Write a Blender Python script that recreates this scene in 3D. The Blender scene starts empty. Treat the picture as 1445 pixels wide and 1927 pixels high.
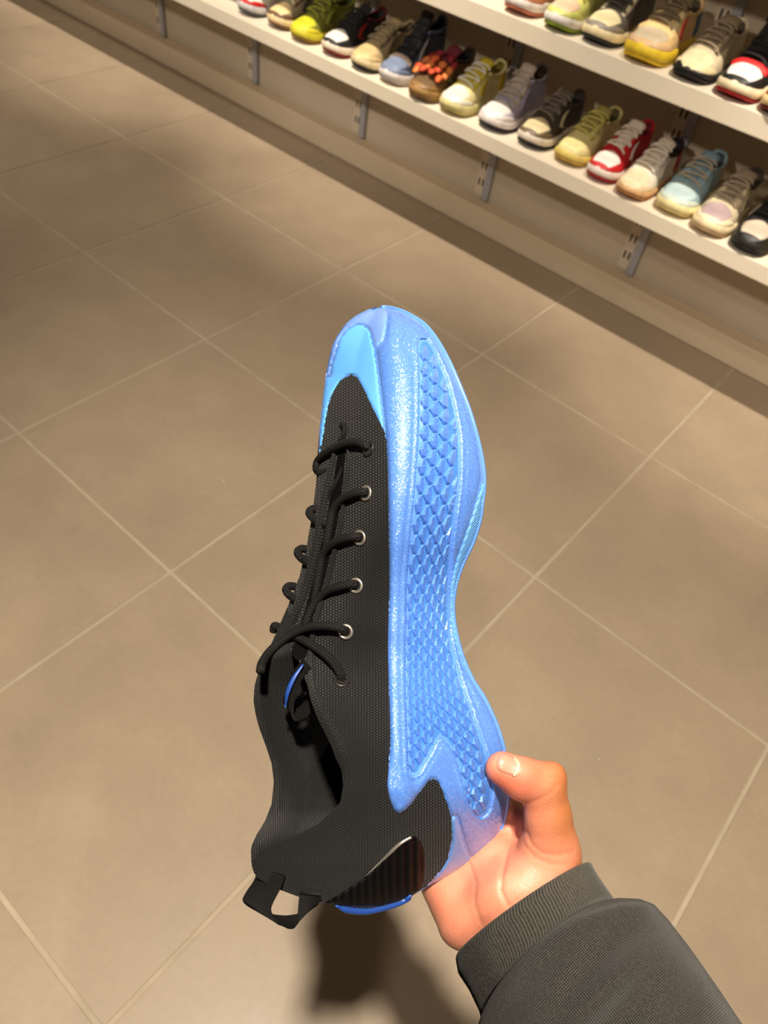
import bpy, math, random
import numpy as np
from mathutils import Vector, Matrix
from mathutils.geometry import delaunay_2d_cdt

SC = bpy.context.scene
COL = SC.collection
IMG_W, IMG_H = 1445.0, 1927.0

# ------------------------------------------------------------------ camera
FPX = 1388.6                                  # focal length in pixels of the 1445x1927 frame
def _rot(rx, rz):
    c, s = math.cos, math.sin
    X = np.array([[1, 0, 0], [0, c(rx), -s(rx)], [0, s(rx), c(rx)]])
    Z = np.array([[c(rz), -s(rz), 0], [s(rz), c(rz), 0], [0, 0, 1]])
    return Z @ X
CR = _rot(.712, .583) @ _rot(0, .18)          # camera rotation (looks along -z)
CC = np.array([4.4784, -2.319, 1.395])        # camera position, metres
cam_d = bpy.data.cameras.new('camera')
cam = bpy.data.objects.new('camera', cam_d)
COL.objects.link(cam)
mw = np.eye(4); mw[:3, :3] = CR; mw[:3, 3] = CC
cam.matrix_world = Matrix(mw.tolist())
cam_d.sensor_fit = 'VERTICAL'; cam_d.sensor_height = 34.6; cam_d.sensor_width = 34.6
cam_d.lens = FPX / IMG_H * 34.6
cam_d.clip_start = .02; cam_d.clip_end = 60
cam_d.dof.use_dof = True; cam_d.dof.focus_distance = .355; cam_d.dof.aperture_fstop = 15
SC.camera = cam

# ------------------------------------------------------------------ exposure, world, lamps of the shop
SC.view_settings.view_transform = 'Standard'; SC.view_settings.look = 'None'
SC.view_settings.gamma = 1; SC.view_settings.use_curve_mapping = False
SC.view_settings.exposure = 0.0
wd = bpy.data.worlds.new('shop_ambient'); SC.world = wd; wd.use_nodes = True
wd.node_tree.nodes['Background'].inputs[0].default_value = (1, .86, .70, 1)
wd.node_tree.nodes['Background'].inputs[1].default_value = .045

def spot(name, loc, aim, watt, deg, blend=.5, rad=.06, colr=(1, .885, .73)):
    d = bpy.data.lights.new(name, 'SPOT'); d.energy = watt; d.color = colr
    d.spot_size = math.radians(deg); d.spot_blend = blend; d.shadow_soft_size = rad
    o = bpy.data.objects.new(name, d); COL.objects.link(o); o.location = loc
    o.rotation_euler = (Vector(aim) - Vector(loc)).to_track_quat('-Z', 'Y').to_euler()
    return o
spot('ceiling_spot_main', (4.42, -2.42, 3.1), (4.44, -2.25, 0), 560, 83, 1., .06)
spot('ceiling_spot_rear', (5.90, -4.00, 3.1), (4.9, -1.7, .3), 110, 70, .8, .07)
spot('ceiling_spot_far', (.95, -1.95, 3.1), (1.0, -1.1, 0), 150, 78, 1., .07)
for _x in (-.4, 1.2, 2.8, 4.4, 6.0):
    spot('shelf_spot', (_x, -1.17, 3.1), (_x, -.25, 1.35), 520, 46, .9, .035)
for _x in (1.4, 3.2, 5.6):
    spot('aisle_spot', (_x, -4.6, 3.1), (_x, 0, .2), 260, 36, .8, .08)

# ------------------------------------------------------------------ helpers
def lin(r, g, b):
    f = lambda c: ((c / 255 + .055) / 1.055) ** 2.4 if c / 255 > .04045 else c / 255 / 12.92
    return (f(r), f(g), f(b), 1.0)

def mat(name, rgb, rough=.6, metal=0., spec=.5, coat=0., sheen=0., sss=0., srad=(1, .3, .2), trans=0.):
    m = bpy.data.materials.new(name); m.use_nodes = True
    b = m.node_tree.nodes['Principled BSDF']
    b.inputs['Base Color'].default_value = rgb if len(rgb) == 4 else lin(*rgb)
    b.inputs['Roughness'].default_value = rough; b.inputs['Metallic'].default_value = metal
    b.inputs['Specular IOR Level'].default_value = spec
    b.inputs['Coat Weight'].default_value = coat; b.inputs['Coat Roughness'].default_value = .12
    b.inputs['Sheen Weight'].default_value = sheen
    if sss:
        b.inputs['Subsurface Weight'].default_value = sss
        b.inputs['Subsurface Radius'].default_value = srad
        b.inputs['Subsurface Scale'].default_value = .006
    b.inputs['Transmission Weight'].default_value = trans
    return m

class NT:
    """small node-graph writer"""
    def __init__(s, m): s.t = m.node_tree; s.n = s.t.nodes; s.b = s.n['Principled BSDF']
    def add(s, typ, **kw):
        n = s.n.new(typ)
        for k, v in kw.items():
            if k.startswith('_'): setattr(n, k[1:], v)
            else: n.inputs[k.replace('__', ' ')].default_value = v
        return n
    def link(s, a, b): s.t.links.new(a, b)
    def ramp(s, fac, stops):
        r = s.n.new('ShaderNodeValToRGB'); e = r.color_ramp.elements
        while len(e) < len(stops): e.new(.5)
        for q, (p, c) in zip(e, stops): q.position = p; q.color = c
        s.link(fac, r.inputs[0]); return r.outputs[0]
    def bump(s, h, strength=.3, dist=.001, normal=None):
        b = s.add('ShaderNodeBump', Strength=strength, Distance=dist); s.link(h, b.inputs['Height'])
        if normal is not None: s.link(normal, b.inputs['Normal'])
        return b.outputs[0]
    def math(s, op, a, b=None, c=None):
        n = s.n.new('ShaderNodeMath'); n.operation = op
        for i, v in enumerate((a, b, c)):
            if v is None: continue
            if isinstance(v, (int, float)): n.inputs[i].default_value = v
            else: s.link(v, n.inputs[i])
        return n.outputs[0]

def noise_mat(name, rgb, rgb2, scale, rough=.6, bump=0., detail=4, **kw):
    m = mat(name, rgb, rough, **kw); t = NT(m)
    tc = t.add('ShaderNodeTexCoord')
    nz = t.add('ShaderNodeTexNoise', Scale=scale, Detail=detail); t.link(tc.outputs['Object'], nz.inputs['Vector'])
    t.link(t.ramp(nz.outputs[0], [(.3, lin(*rgb)), (.7, lin(*rgb2))]), t.b.inputs['Base Color'])
    if bump:
        n2 = t.add('ShaderNodeTexNoise', Scale=scale * 12, Detail=3); t.link(tc.outputs['Object'], n2.inputs['Vector'])
        t.link(t.bump(n2.outputs[0], bump, .0006), t.b.inputs['Normal'])
    return m

def tag(o, label=None, cat=None, group=None, kind=None):
    if label: o['label'] = label
    if cat: o['category'] = cat
    if group: o['group'] = group
    if kind: o['kind'] = kind
    return o

def empty(name, loc=(0, 0, 0), rz=0.):
    o = bpy.data.objects.new(name, None); COL.objects.link(o)
    o.location = loc; o.rotation_euler = (0, 0, rz); o.empty_display_size = .05
    return o

def mesh_data(name, V, F, m=None, smooth=True, uv=None):
    me = bpy.data.meshes.new(name)
    me.from_pydata([tuple(map(float, v)) for v in V], [], [tuple(map(int, f)) for f in F])
    if m is not None: me.materials.append(m)
    if smooth: me.polygons.foreach_set('use_smooth', [True] * len(me.polygons))
    if uv is not None:
        L = me.uv_layers.new(name='UVMap'); idx = np.empty(len(me.loops), int)
        me.loops.foreach_get('vertex_index', idx)
        L.data.foreach_set('uv', np.asarray(uv, float)[idx].ravel())
    me.update()
    return me

def link(name, me, parent=None, loc=None):
    o = bpy.data.objects.new(name, me); COL.objects.link(o)
    if parent is not None: o.parent = parent
    if loc is not None: o.location = loc
    return o

def obj(name, V, F, m, parent=None, smooth=True, uv=None, loc=None):
    return link(name, mesh_data(name, V, F, m, smooth, uv), parent, loc)

def box_vf(x0, x1, y0, y1, z0, z1, bev=0.):
    """box, optionally with chamfered edges"""
    if bev <= 0:
        V = [(x, y, z) for z in (z0, z1) for y in (y0, y1) for x in (x0, x1)]
        F = [(0, 2, 3, 1), (4, 5, 7, 6), (0, 1, 5, 4), (2, 6, 7, 3), (0, 4, 6, 2), (1, 3, 7, 5)]
        return V, F
    import bmesh
    bm = bmesh.new()
    V, F = box_vf(x0, x1, y0, y1, z0, z1)
    vs = [bm.verts.new(v) for v in V]
    for f in F: bm.faces.new([vs[i] for i in f])
    bmesh.ops.bevel(bm, geom=list(bm.edges), offset=bev, segments=2, affect='EDGES', profile=.6)
    bm.verts.index_update()
    V = [v.co[:] for v in bm.verts]; F = [[v.index for v in f.verts] for f in bm.faces]
    bm.free(); return V, F

def tube_vf(path, rad, seg=8, cap=True, ref=(0, 0, 1)):
    """tube along a 3-D polyline; rad scalar or list"""
    P = np.asarray(path, float); n = len(P)
    rad = np.broadcast_to(np.asarray(rad, float), (n,))
    T = np.gradient(P, axis=0); T /= np.linalg.norm(T, axis=1)[:, None] + 1e-12
    a = np.array(ref, float); V = []; UV = []
    L = np.concatenate([[0], np.cumsum(np.linalg.norm(np.diff(P, axis=0), axis=1))])
    a = a - T[0] * (a @ T[0])
    if np.linalg.norm(a) < 1e-6: a = np.cross(T[0], (1, .3, .2))
    for i in range(n):
        a = a - T[i] * (a @ T[i]); a /= np.linalg.norm(a) + 1e-12
        b = np.cross(T[i], a)
        for k in range(seg):
            w = 2 * math.pi * k / seg
            V.append(P[i] + rad[i] * (math.cos(w) * a + math.sin(w) * b)); UV.append((L[i], k / seg))
    F = [(i * seg + k, i * seg + (k + 1) % seg, (i + 1) * seg + (k + 1) % seg, (i + 1) * seg + k)
         for i in range(n - 1) for k in range(seg)]
    if cap: F += [tuple(range(seg))[::-1], tuple((n - 1) * seg + k for k in range(seg))]
    return V, F, UV

def spline(pts, n):
    """Catmull-Rom through control points, n samples"""
    P = np.asarray(pts, float); P = np.vstack([2 * P[0] - P[1], P, 2 * P[-1] - P[-2]])
    m = len(P) - 3; out = []
    for q in np.linspace(0, m - 1e-9, n):
        i = int(q); t = q - i; p0, p1, p2, p3 = P[i:i + 4]
        out.append(.5 * (2 * p1 + (p2 - p0) * t + (2 * p0 - 5 * p1 + 4 * p2 - p3) * t * t + (3 * p1 - p0 - 3 * p2 + p3) * t ** 3))
    return np.array(out)

class Curve1:
    """smooth monotone-friendly interpolation (PCHIP) of a table"""
    def __init__(s, pts):
        s.x = np.array([p[0] for p in pts], float); s.y = np.array([p[1] for p in pts], float)
        h = np.diff(s.x); d = np.diff(s.y) / h; m = np.zeros(len(s.x))
        m[0], m[-1] = d[0], d[-1]
        for i in range(1, len(m) - 1):
            if d[i - 1] * d[i] > 0:
                w1 = 2 * h[i] + h[i - 1]; w2 = h[i] + 2 * h[i - 1]
                m[i] = (w1 + w2) / (w1 / d[i - 1] + w2 / d[i])
        s.m = m
    def __call__(s, q):
        q = np.clip(np.asarray(q, float), s.x[0], s.x[-1])
        i = np.clip(np.searchsorted(s.x, q) - 1, 0, len(s.x) - 2)
        h = s.x[i + 1] - s.x[i]; t = (q - s.x[i]) / h
        return ((2 * t ** 3 - 3 * t * t + 1) * s.y[i] + (t ** 3 - 2 * t * t + t) * h * s.m[i]
                + (-2 * t ** 3 + 3 * t * t) * s.y[i + 1] + (t ** 3 - t * t) * h * s.m[i + 1])

# ------------------------------------------------------------------ floor: grout bed with one object per tile
TILE = .6
m_grout = noise_mat('grout', (178, 164, 142), (162, 148, 128), 14, .85)
m_tile = mat('floor_tile', (150, 138, 120), .42, spec=.35)
t = NT(m_tile)
tc = t.add('ShaderNodeTexCoord'); oi = t.add('ShaderNodeNewGeometry')
n1 = t.add('ShaderNodeTexNoise', Scale=5., Detail=6., Roughness=.6); t.link(oi.outputs['Position'], n1.inputs['Vector'])
n2 = t.add('ShaderNodeTexNoise', Scale=70., Detail=4.); t.link(oi.outputs['Position'], n2.inputs['Vector'])
mx = t.math('ADD', t.math('MULTIPLY', n1.outputs[0], .7), t.math('MULTIPLY', n2.outputs[0], .3))
t.link(t.ramp(mx, [(.3, lin(147, 131, 112)), (.55, lin(157, 140, 119)), (.75, lin(165, 148, 126))]), t.b.inputs['Base Color'])
t.link(t.math('ADD', t.math('MULTIPLY', n1.outputs[0], .25), .32), t.b.inputs['Roughness'])
t.link(t.bump(n2.outputs[0], .08, .0005), t.b.inputs['Normal'])
V, F = box_vf(-3.0, 9.0, -6.0, .06, -.05, -.0022)
floor = tag(obj('floor', V, F, m_grout, smooth=False), 'grey-beige square floor tiles with pale grout lines', kind='structure')
V, F = box_vf(.0042, TILE - .0042, .0042, TILE - .0042, -.02, 0, .0012)
tile_me = mesh_data('tile', V, F, m_tile, smooth=False)
for i in range(-5, 15):
    for j in range(-10, 0):
        link('tile', tile_me, floor, (i * TILE, j * TILE, 0))
V, F = box_vf(.0042, TILE - .0042, .0042, .05, -.02, 0, .0012)
tile_cut = mesh_data('tile_cut', V, F, m_tile, smooth=False)
for i in range(-5, 15): link('tile', tile_cut, floor, (i * TILE, 0, 0))

# ------------------------------------------------------------------ wall, baseboard, slotted rails, shelves
m_wall = noise_mat('wall_paint', (192, 178, 158), (184, 170, 150), 3, .7)
m_base = noise_mat('baseboard_paint', (208, 190, 164), (200, 182, 156), 5, .5)
m_shelf = noise_mat('shelf_laminate', (230, 219, 200), (224, 212, 192), 6, .42)
m_rail = mat('rail_metal', (160, 160, 168), .45, .1)
m_railw = mat('rail_painted', (202, 188, 168), .5)
m_slot = mat('slot_dark', (52, 46, 42), .8)
WALL_Y = .06
V, F = box_vf(-3.0, 9.0, WALL_Y, WALL_Y + .05, 0, 3.2)
tag(obj('wall_back', V, F, m_wall, smooth=False), 'beige painted wall behind the shoe shelves', kind='structure')
V, F = box_vf(-3.0, 9.0, -.005, WALL_Y - .0005, 0.0005, .09, .004)
tag(obj('baseboard_back', V, F, m_base, smooth=False), 'beige plinth board along the foot of the wall', kind='structure')

SHELF_TOP = (.475, .786, 1.097)
V, F = box_vf(-.024, .018, -.006, -.0005, .10, 2.2, .002)
rail_me = mesh_data('rail_body', V, F, m_railw, smooth=False)
V, F = box_vf(.018, .045, -.018, -.0005, .095, 2.2, .003)
strip_me = mesh_data('rail_strip', V, F, m_rail, smooth=False)
V, F = box_vf(-.0035, .0035, -.0066, -.0055, -.013, .013)
slot_me = mesh_data('rail_slot', V, F, m_slot, smooth=False)
V = [(.024, -.20, 0), (.024, -.20, -.010), (.024, -.02, -.035), (.024, -.02, 0)]
V += [(x + .006, y, z) for x, y, z in V]
F = [(0, 1, 2, 3), (7, 6, 5, 4), (0, 4, 5, 1), (1, 5, 6, 2), (2, 6, 7, 3), (3, 7, 4, 0)]
arm_me = mesh_data('support_arm', V, F, m_rail, smooth=False)
rail_where = ['leftmost one, at the top edge of the picture', 'below the cream and brown sneaker', 'below the blue-grey high-top',
              'below the dark brown runner', 'below the cream and mauve sneaker']
for k in range(5):
    r = empty('shelf_rail', (1.198 + .6265 * k, WALL_Y, 0))
    tag(r, 'grey slotted shelf rail on the wall, ' + rail_where[k], 'shelf rail', 'slotted wall rails')
    link('upright', rail_me, r); link('side_strip', strip_me, r)
    for z in (.15, .21, .27, .33, .39, .55, .61, .67, .72, .86, .92, .98):
        link('slot', slot_me, r, (-.011, 0, z)); link('slot', slot_me, r, (.006, 0, z))
    for z in SHELF_TOP[:2]: link('support_arm', arm_me, r, (0, 0, z - (.045 if z < .5 else .05) - .0005))
for k, zt in enumerate(SHELF_TOP):
    V, F = box_vf(-2.5, 8.0, -.3, WALL_Y - .0185, zt - (.045, .05, .05)[k], zt, .0025)
    tag(obj('shoe_shelf', V, F, m_shelf, smooth=False), ('lower white shelf board carrying the longer row of sneakers', 'upper white shelf board at the top right carrying sneakers', 'topmost white shelf board above the picture, shading the upper sneakers')[k], 'shelf', 'white shoe shelves')

# two specks of lint lying on the tiles
m_lint = mat('lint', (216, 206, 180), .9)
def floor_at(px, py):
    d = CR @ np.array([(px - IMG_W / 2) / FPX, -(py - IMG_H / 2) / FPX, -1.]); return CC + d * (-CC[2] / d[2])
for (px_, py_), lb_ in (((1126, 1428), 'tiny pale speck of lint on the floor right of the thumb'), ((421, 905), 'tiny pale speck of lint on the floor left of the laces')):
    V = [(0, 0, .0022)]; rg_ = random.Random(px_)
    for k in range(9):
        r_ = .0042 * rg_.uniform(.6, 1.2); V.append((r_ * math.cos(k * .698), r_ * math.sin(k * .698), 0.0002))
    tag(obj('lint_speck', V, [(0, 1 + k, 1 + (k + 1) % 9) for k in range(9)] + [tuple(range(9, 0, -1))], m_lint, loc=tuple(floor_at(px_, py_))), lb_, 'lint', 'specks on the floor')

def sstep(a, b, x):
    t = np.clip((np.asarray(x, float) - a) / (b - a), 0, 1); return t * t * (3 - 2 * t)

# ================================================================== sneakers on the shelves
f_w = Curve1([(0, .002), (.015, .018), (.05, .035), (.12, .045), (.24, .0515), (.34, .052), (.48, .044), (.62, .038), (.78, .037), (.9, .033), (.96, .025), (.99, .013), (1, .002)])
f_sp = Curve1([(0, .014), (.06, .009), (.14, .003), (.24, 0), (.9, 0), (1, .003)])
f_H = Curve1([(0, .036), (.02, .043), (.06, .052), (.12, .058), (.2, .063), (.3, .074), (.4, .090), (.5, .104), (.58, .106), (.7, .094), (.8, .092), (.9, .100), (.97, .106), (1, .104)])
_mc = {}
def cmat(c, rough=.6, kind='leather'):
    k = (tuple(c), rough, kind)
    if k not in _mc:
        dk = tuple(int(v * .88) for v in c)
        _mc[k] = noise_mat('shoe_%s' % kind, c, dk, 30 if kind == 'leather' else 160, rough, .25 if kind == 'knit' else .08)
    return _mc[k]
def wall_pt(t, s, q, off=0.):
    """q: style dict; upper surface at t (toe 0 .. heel 1), s (-1 left foot edge, 0 crown, 1 right)"""
    t = np.asarray(t, float); s = np.asarray(s, float); L = q['L']
    w = f_w(t) * .95 * q['W']; zs = f_sp(t) + q['sole'] - .006; H = q['sole'] - .030 + f_H(t) * q['H'] + q.get('hi', 0) * sstep(.36, .66, t)
    a = math.pi / 2 * (1 - s); ca, sa = np.cos(a), np.sin(a); blend = sstep(.3, .6, t)
    ex = .80 - .25 * blend; ez = .72 - .05 * blend
    x = (w * (1 - .12 * sa * blend) + off) * np.sign(ca) * np.abs(ca) ** ex; z = zs + (H - zs + off) * np.abs(sa) ** ez
    tip = (.5 - t) * 2; y = (t - .5) * L - off * np.clip(tip * 6 - 5, 0, 1) * np.sign(tip)
    y = y + .10 * (1 - np.clip(t / .25, 0, 1)) ** 2 * np.maximum(0, z - zs) * .9 - .06 * np.clip((t - .85) / .15, 0, 1) ** 2 * np.maximum(0, z - zs)
    return np.stack(np.broadcast_arrays(x, y, z), -1)
def gridmesh(fn, ts, ss):
    P = np.array([[fn(t, s) for s in ss] for t in ts]).reshape(-1, 3)
    return P, grid_faces2(len(ts), len(ss))
def grid_faces2(n, m): return [(i * m + j, (i + 1) * m + j, (i + 1) * m + j + 1, i * m + j + 1) for i in range(n - 1) for j in range(m - 1)]
def patch(name, q, par, m, t0, t1, s0, s1, off=.0016, n=12, k=12):
    """raised panel; t0/t1 may be functions of s"""
    f0 = t0 if callable(t0) else (lambda s: t0); f1 = t1 if callable(t1) else (lambda s: t1)
    V = []; ss = np.linspace(s0, s1, k)
    for i, u in enumerate(np.linspace(0, 1, n)):
        for j, s in enumerate(ss):
            edge = min(u, 1 - u, (j / (k - 1)), 1 - j / (k - 1)); o = off if edge > 1e-6 else -.0004
            V.append(wall_pt(f0(s) + (f1(s) - f0(s)) * u, s, q, o))
    return obj(name, V, grid_faces2(n, k), m, par)
def sole_ring(q, grow, z, nt=44):
    ts = .5 - .5 * np.cos(np.linspace(0, math.pi, nt)); w = f_w(ts) * q['W'] + grow
    y = (ts - .5) * (q['L'] + 2 * grow); sp = f_sp(ts)
    r = np.stack([w, y, sp + z], -1); l = np.stack([-w, y, sp + z], -1)[::-1][1:-1]
    return np.vstack([r, l])
def sole_part(name, q, par, m, levels):
    R_ = [sole_ring(q, g, z) for g, z in levels]; n = len(R_[0]); V = np.vstack(R_)
    F = [(i * n + j, i * n + (j + 1) % n, (i + 1) * n + (j + 1) % n, (i + 1) * n + j) for i in range(len(R_) - 1) for j in range(n)]
    F += [tuple(range(n))[::-1], tuple((len(R_) - 1) * n + j for j in range(n))]
    return obj(name, V, F, m, par)
def sneaker(label, X, toe, shelf, st):
    q = dict(L=.282, W=1.04, H=1.0, sole=.032); q.update(st.get('q', {}))
    e = empty('sneaker', (X, toe + q['L'] / 2, SHELF_TOP[shelf] + .0003), st.get('rz', 0.))
    tag(e, label, 'shoe', ('sneakers on the lower shelf', 'sneakers on the upper shelf')[shelf])
    so = q['sole']; c = st; kd = st.get('kind', 'leather'); mU = cmat(c['upper'], .65, kd)
    sole_part('outsole', q, e, cmat(c['out'], .6), [(-.004, 0), (.0, .002), (.0, .010)])
    sole_part('midsole', q, e, cmat(c['mid'], .55), [(-.001, .0095), (.0025, .013), (.003, so * .6), (.0015, so - .003), (-.002, so)])
    ts = np.concatenate([.5 * (1 - np.cos(np.linspace(0, math.pi / 2, 12))), np.linspace(.5, 1, 17)[1:]]); ss = np.linspace(-1, 1, 33)
    P, F = gridmesh(lambda t, s: wall_pt(t, s, q), ts, ss); m_ = len(ss)
    ok = [f for f in F if not (.55 < ts[f[0] // m_] + .001 and ts[min(f[0] // m_ + 1, len(ts) - 1)] < .97 and abs(ss[f[0] % m_] + .03) < .45)]
    obj('upper', P, ok, mU, e)
    # opening: rim and inside
    lt = np.linspace(.575, .94, 12); sr = .44
    loop = [wall_pt(t, sr, q) for t in lt] + [wall_pt(.955, s, q) for s in np.linspace(sr, -sr, 9)[1:-1]] + [wall_pt(t, -sr, q) for t in lt[::-1]]
    V, F, UV = tube_vf(loop, .0052, 8); obj('collar', V, F, cmat(c.get('collar', c['upper']), .8, 'knit'), e)
    def inn(t, s):
        p = wall_pt(t, s, q); d = (1 - min(1, abs(s) / .5) ** 4) * math.sin(min(1, max(0, (t - .5) / .47)) * math.pi) ** .35 if t < .97 else 0
        return p - np.array([0, 0, .062 * d + .003])
    P, F = gridmesh(inn, np.linspace(.5, .97, 16), np.linspace(-.5, .5, 13)); obj('lining', P, F, cmat(c.get('lining', tuple(int(v * .6) for v in c.get('tongue', c['upper']))), .85, 'knit'), e)
    # tongue
    tl = q.get('tongue', .036); pts = [wall_pt(t, 0, q, .002) for t in (.30, .36, .42, .48, .54)]; d = pts[-1] - pts[-2]; d /= np.linalg.norm(d); d = d + np.array([0, .15, .55]); d /= np.linalg.norm(d)
    pts += [pts[-1] + d * tl * .5, pts[-1] + d * tl]; C_ = spline(pts, 18); V = []
    for i, p in enumerate(C_):
        hw = .016 + .011 * i / 17 if i < 17 else .021; tt = .004 if i < 17 else .001
        tg = C_[min(i + 1, 17)] - C_[max(i - 1, 0)]; nm = np.cross((1, 0, 0), tg); nm /= np.linalg.norm(nm)
        for w in np.linspace(0, 2 * math.pi, 14, endpoint=False):
            x = hw * math.copysign(abs(math.cos(w)) ** .5, math.cos(w)); V.append(p + np.array([x, 0, 0]) + nm * (tt * math.sin(w) - (x / .03) ** 2 * .012))
    F = [(i * 14 + j, i * 14 + (j + 1) % 14, (i + 1) * 14 + (j + 1) % 14, (i + 1) * 14 + j) for i in range(17) for j in range(14)] + [tuple(17 * 14 + j for j in range(14))]
    obj('tongue', V, F, cmat(c.get('tongue', c['upper']), .75, 'knit'), e)
    # laces
    mL = cmat(c.get('lace', (230, 224, 212)), .8)
    if not st.get('nolace'):
        for k, t in enumerate(np.linspace(.285, .545, 6)):
            arc = [wall_pt(t + .022 * (1 if k % 2 else -1) * u, .34 * u, q, .0075 + .004 * (1 - u * u)) for u in np.linspace(-1, 1, 11)]
            V, F, UV = tube_vf(arc, .0030, 6); obj('lace', V, F, mL, e)
        if st.get('bow', False):
            b = wall_pt(.55, 0, q, .012)
            for sx in (-1, 1):
                lp = spline([b, b + np.array([.018 * sx, -.006, .012]), b + np.array([.034 * sx, -.014, .006]), b + np.array([.030 * sx, -.022, -.004]), b + np.array([.012 * sx, -.010, .002]), b], 18)
                V, F, UV = tube_vf(lp, .0026, 6); obj('lace', V, F, mL, e)
    # overlays
    if 'toe' in c: patch('toe_box', q, e, cmat(c['toe'], .5), .046, lambda s: .262 - .10 * abs(s), -.58, .58, .0012, 14, 20)
    if 'mud' in c: patch('mudguard', q, e, cmat(c['mud'], .5), .003, lambda s: .050 + .42 * np.clip(abs(s) - .54, 0, 1) ** .75, -.98, .98, .0024, 10, 44)
    if 'side' in c:
        for sx in (-1, 1):
            patch('side_stripe', q, e, cmat(c['side'], .5), lambda s: .34 + .45 * abs(abs(s) - .72), lambda s: .40 + .9 * abs(abs(s) - .80), sx * .55, sx * .92, .002, 8, 12)
    if 'eye' in c:
        for sx in (-1, 1): patch('eyestay', q, e, cmat(c['eye'], .55), .26, .56, sx * .26, sx * .46, .002, 16, 6)
    if 'heel' in c: patch('heel_counter', q, e, cmat(c['heel'], .5), lambda s: .80 - .1 * (abs(s) - .5), .996, .46, .98, .002, 8, 12); patch('heel_counter', q, e, cmat(c['heel'], .5), lambda s: .80 - .1 * (abs(s) - .5), .996, -.98, -.46, .002, 8, 12)
    if 'strap' in c: patch('toe_strap', q, e, cmat(c['strap'], .6), .225, .275, -.62, .62, .005, 6, 22)
    if 'bumper' in c: patch('toe_bumper', q, e, cmat(c['bumper'], .5), .003, lambda s: .03 + .05 * (abs(s)), -.99, -.45 if st.get('half') else .99, .003, 6, 30)
    return e
W_, CRM, BLK = (240, 234, 224), (236, 222, 190), (22, 21, 22)
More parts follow.
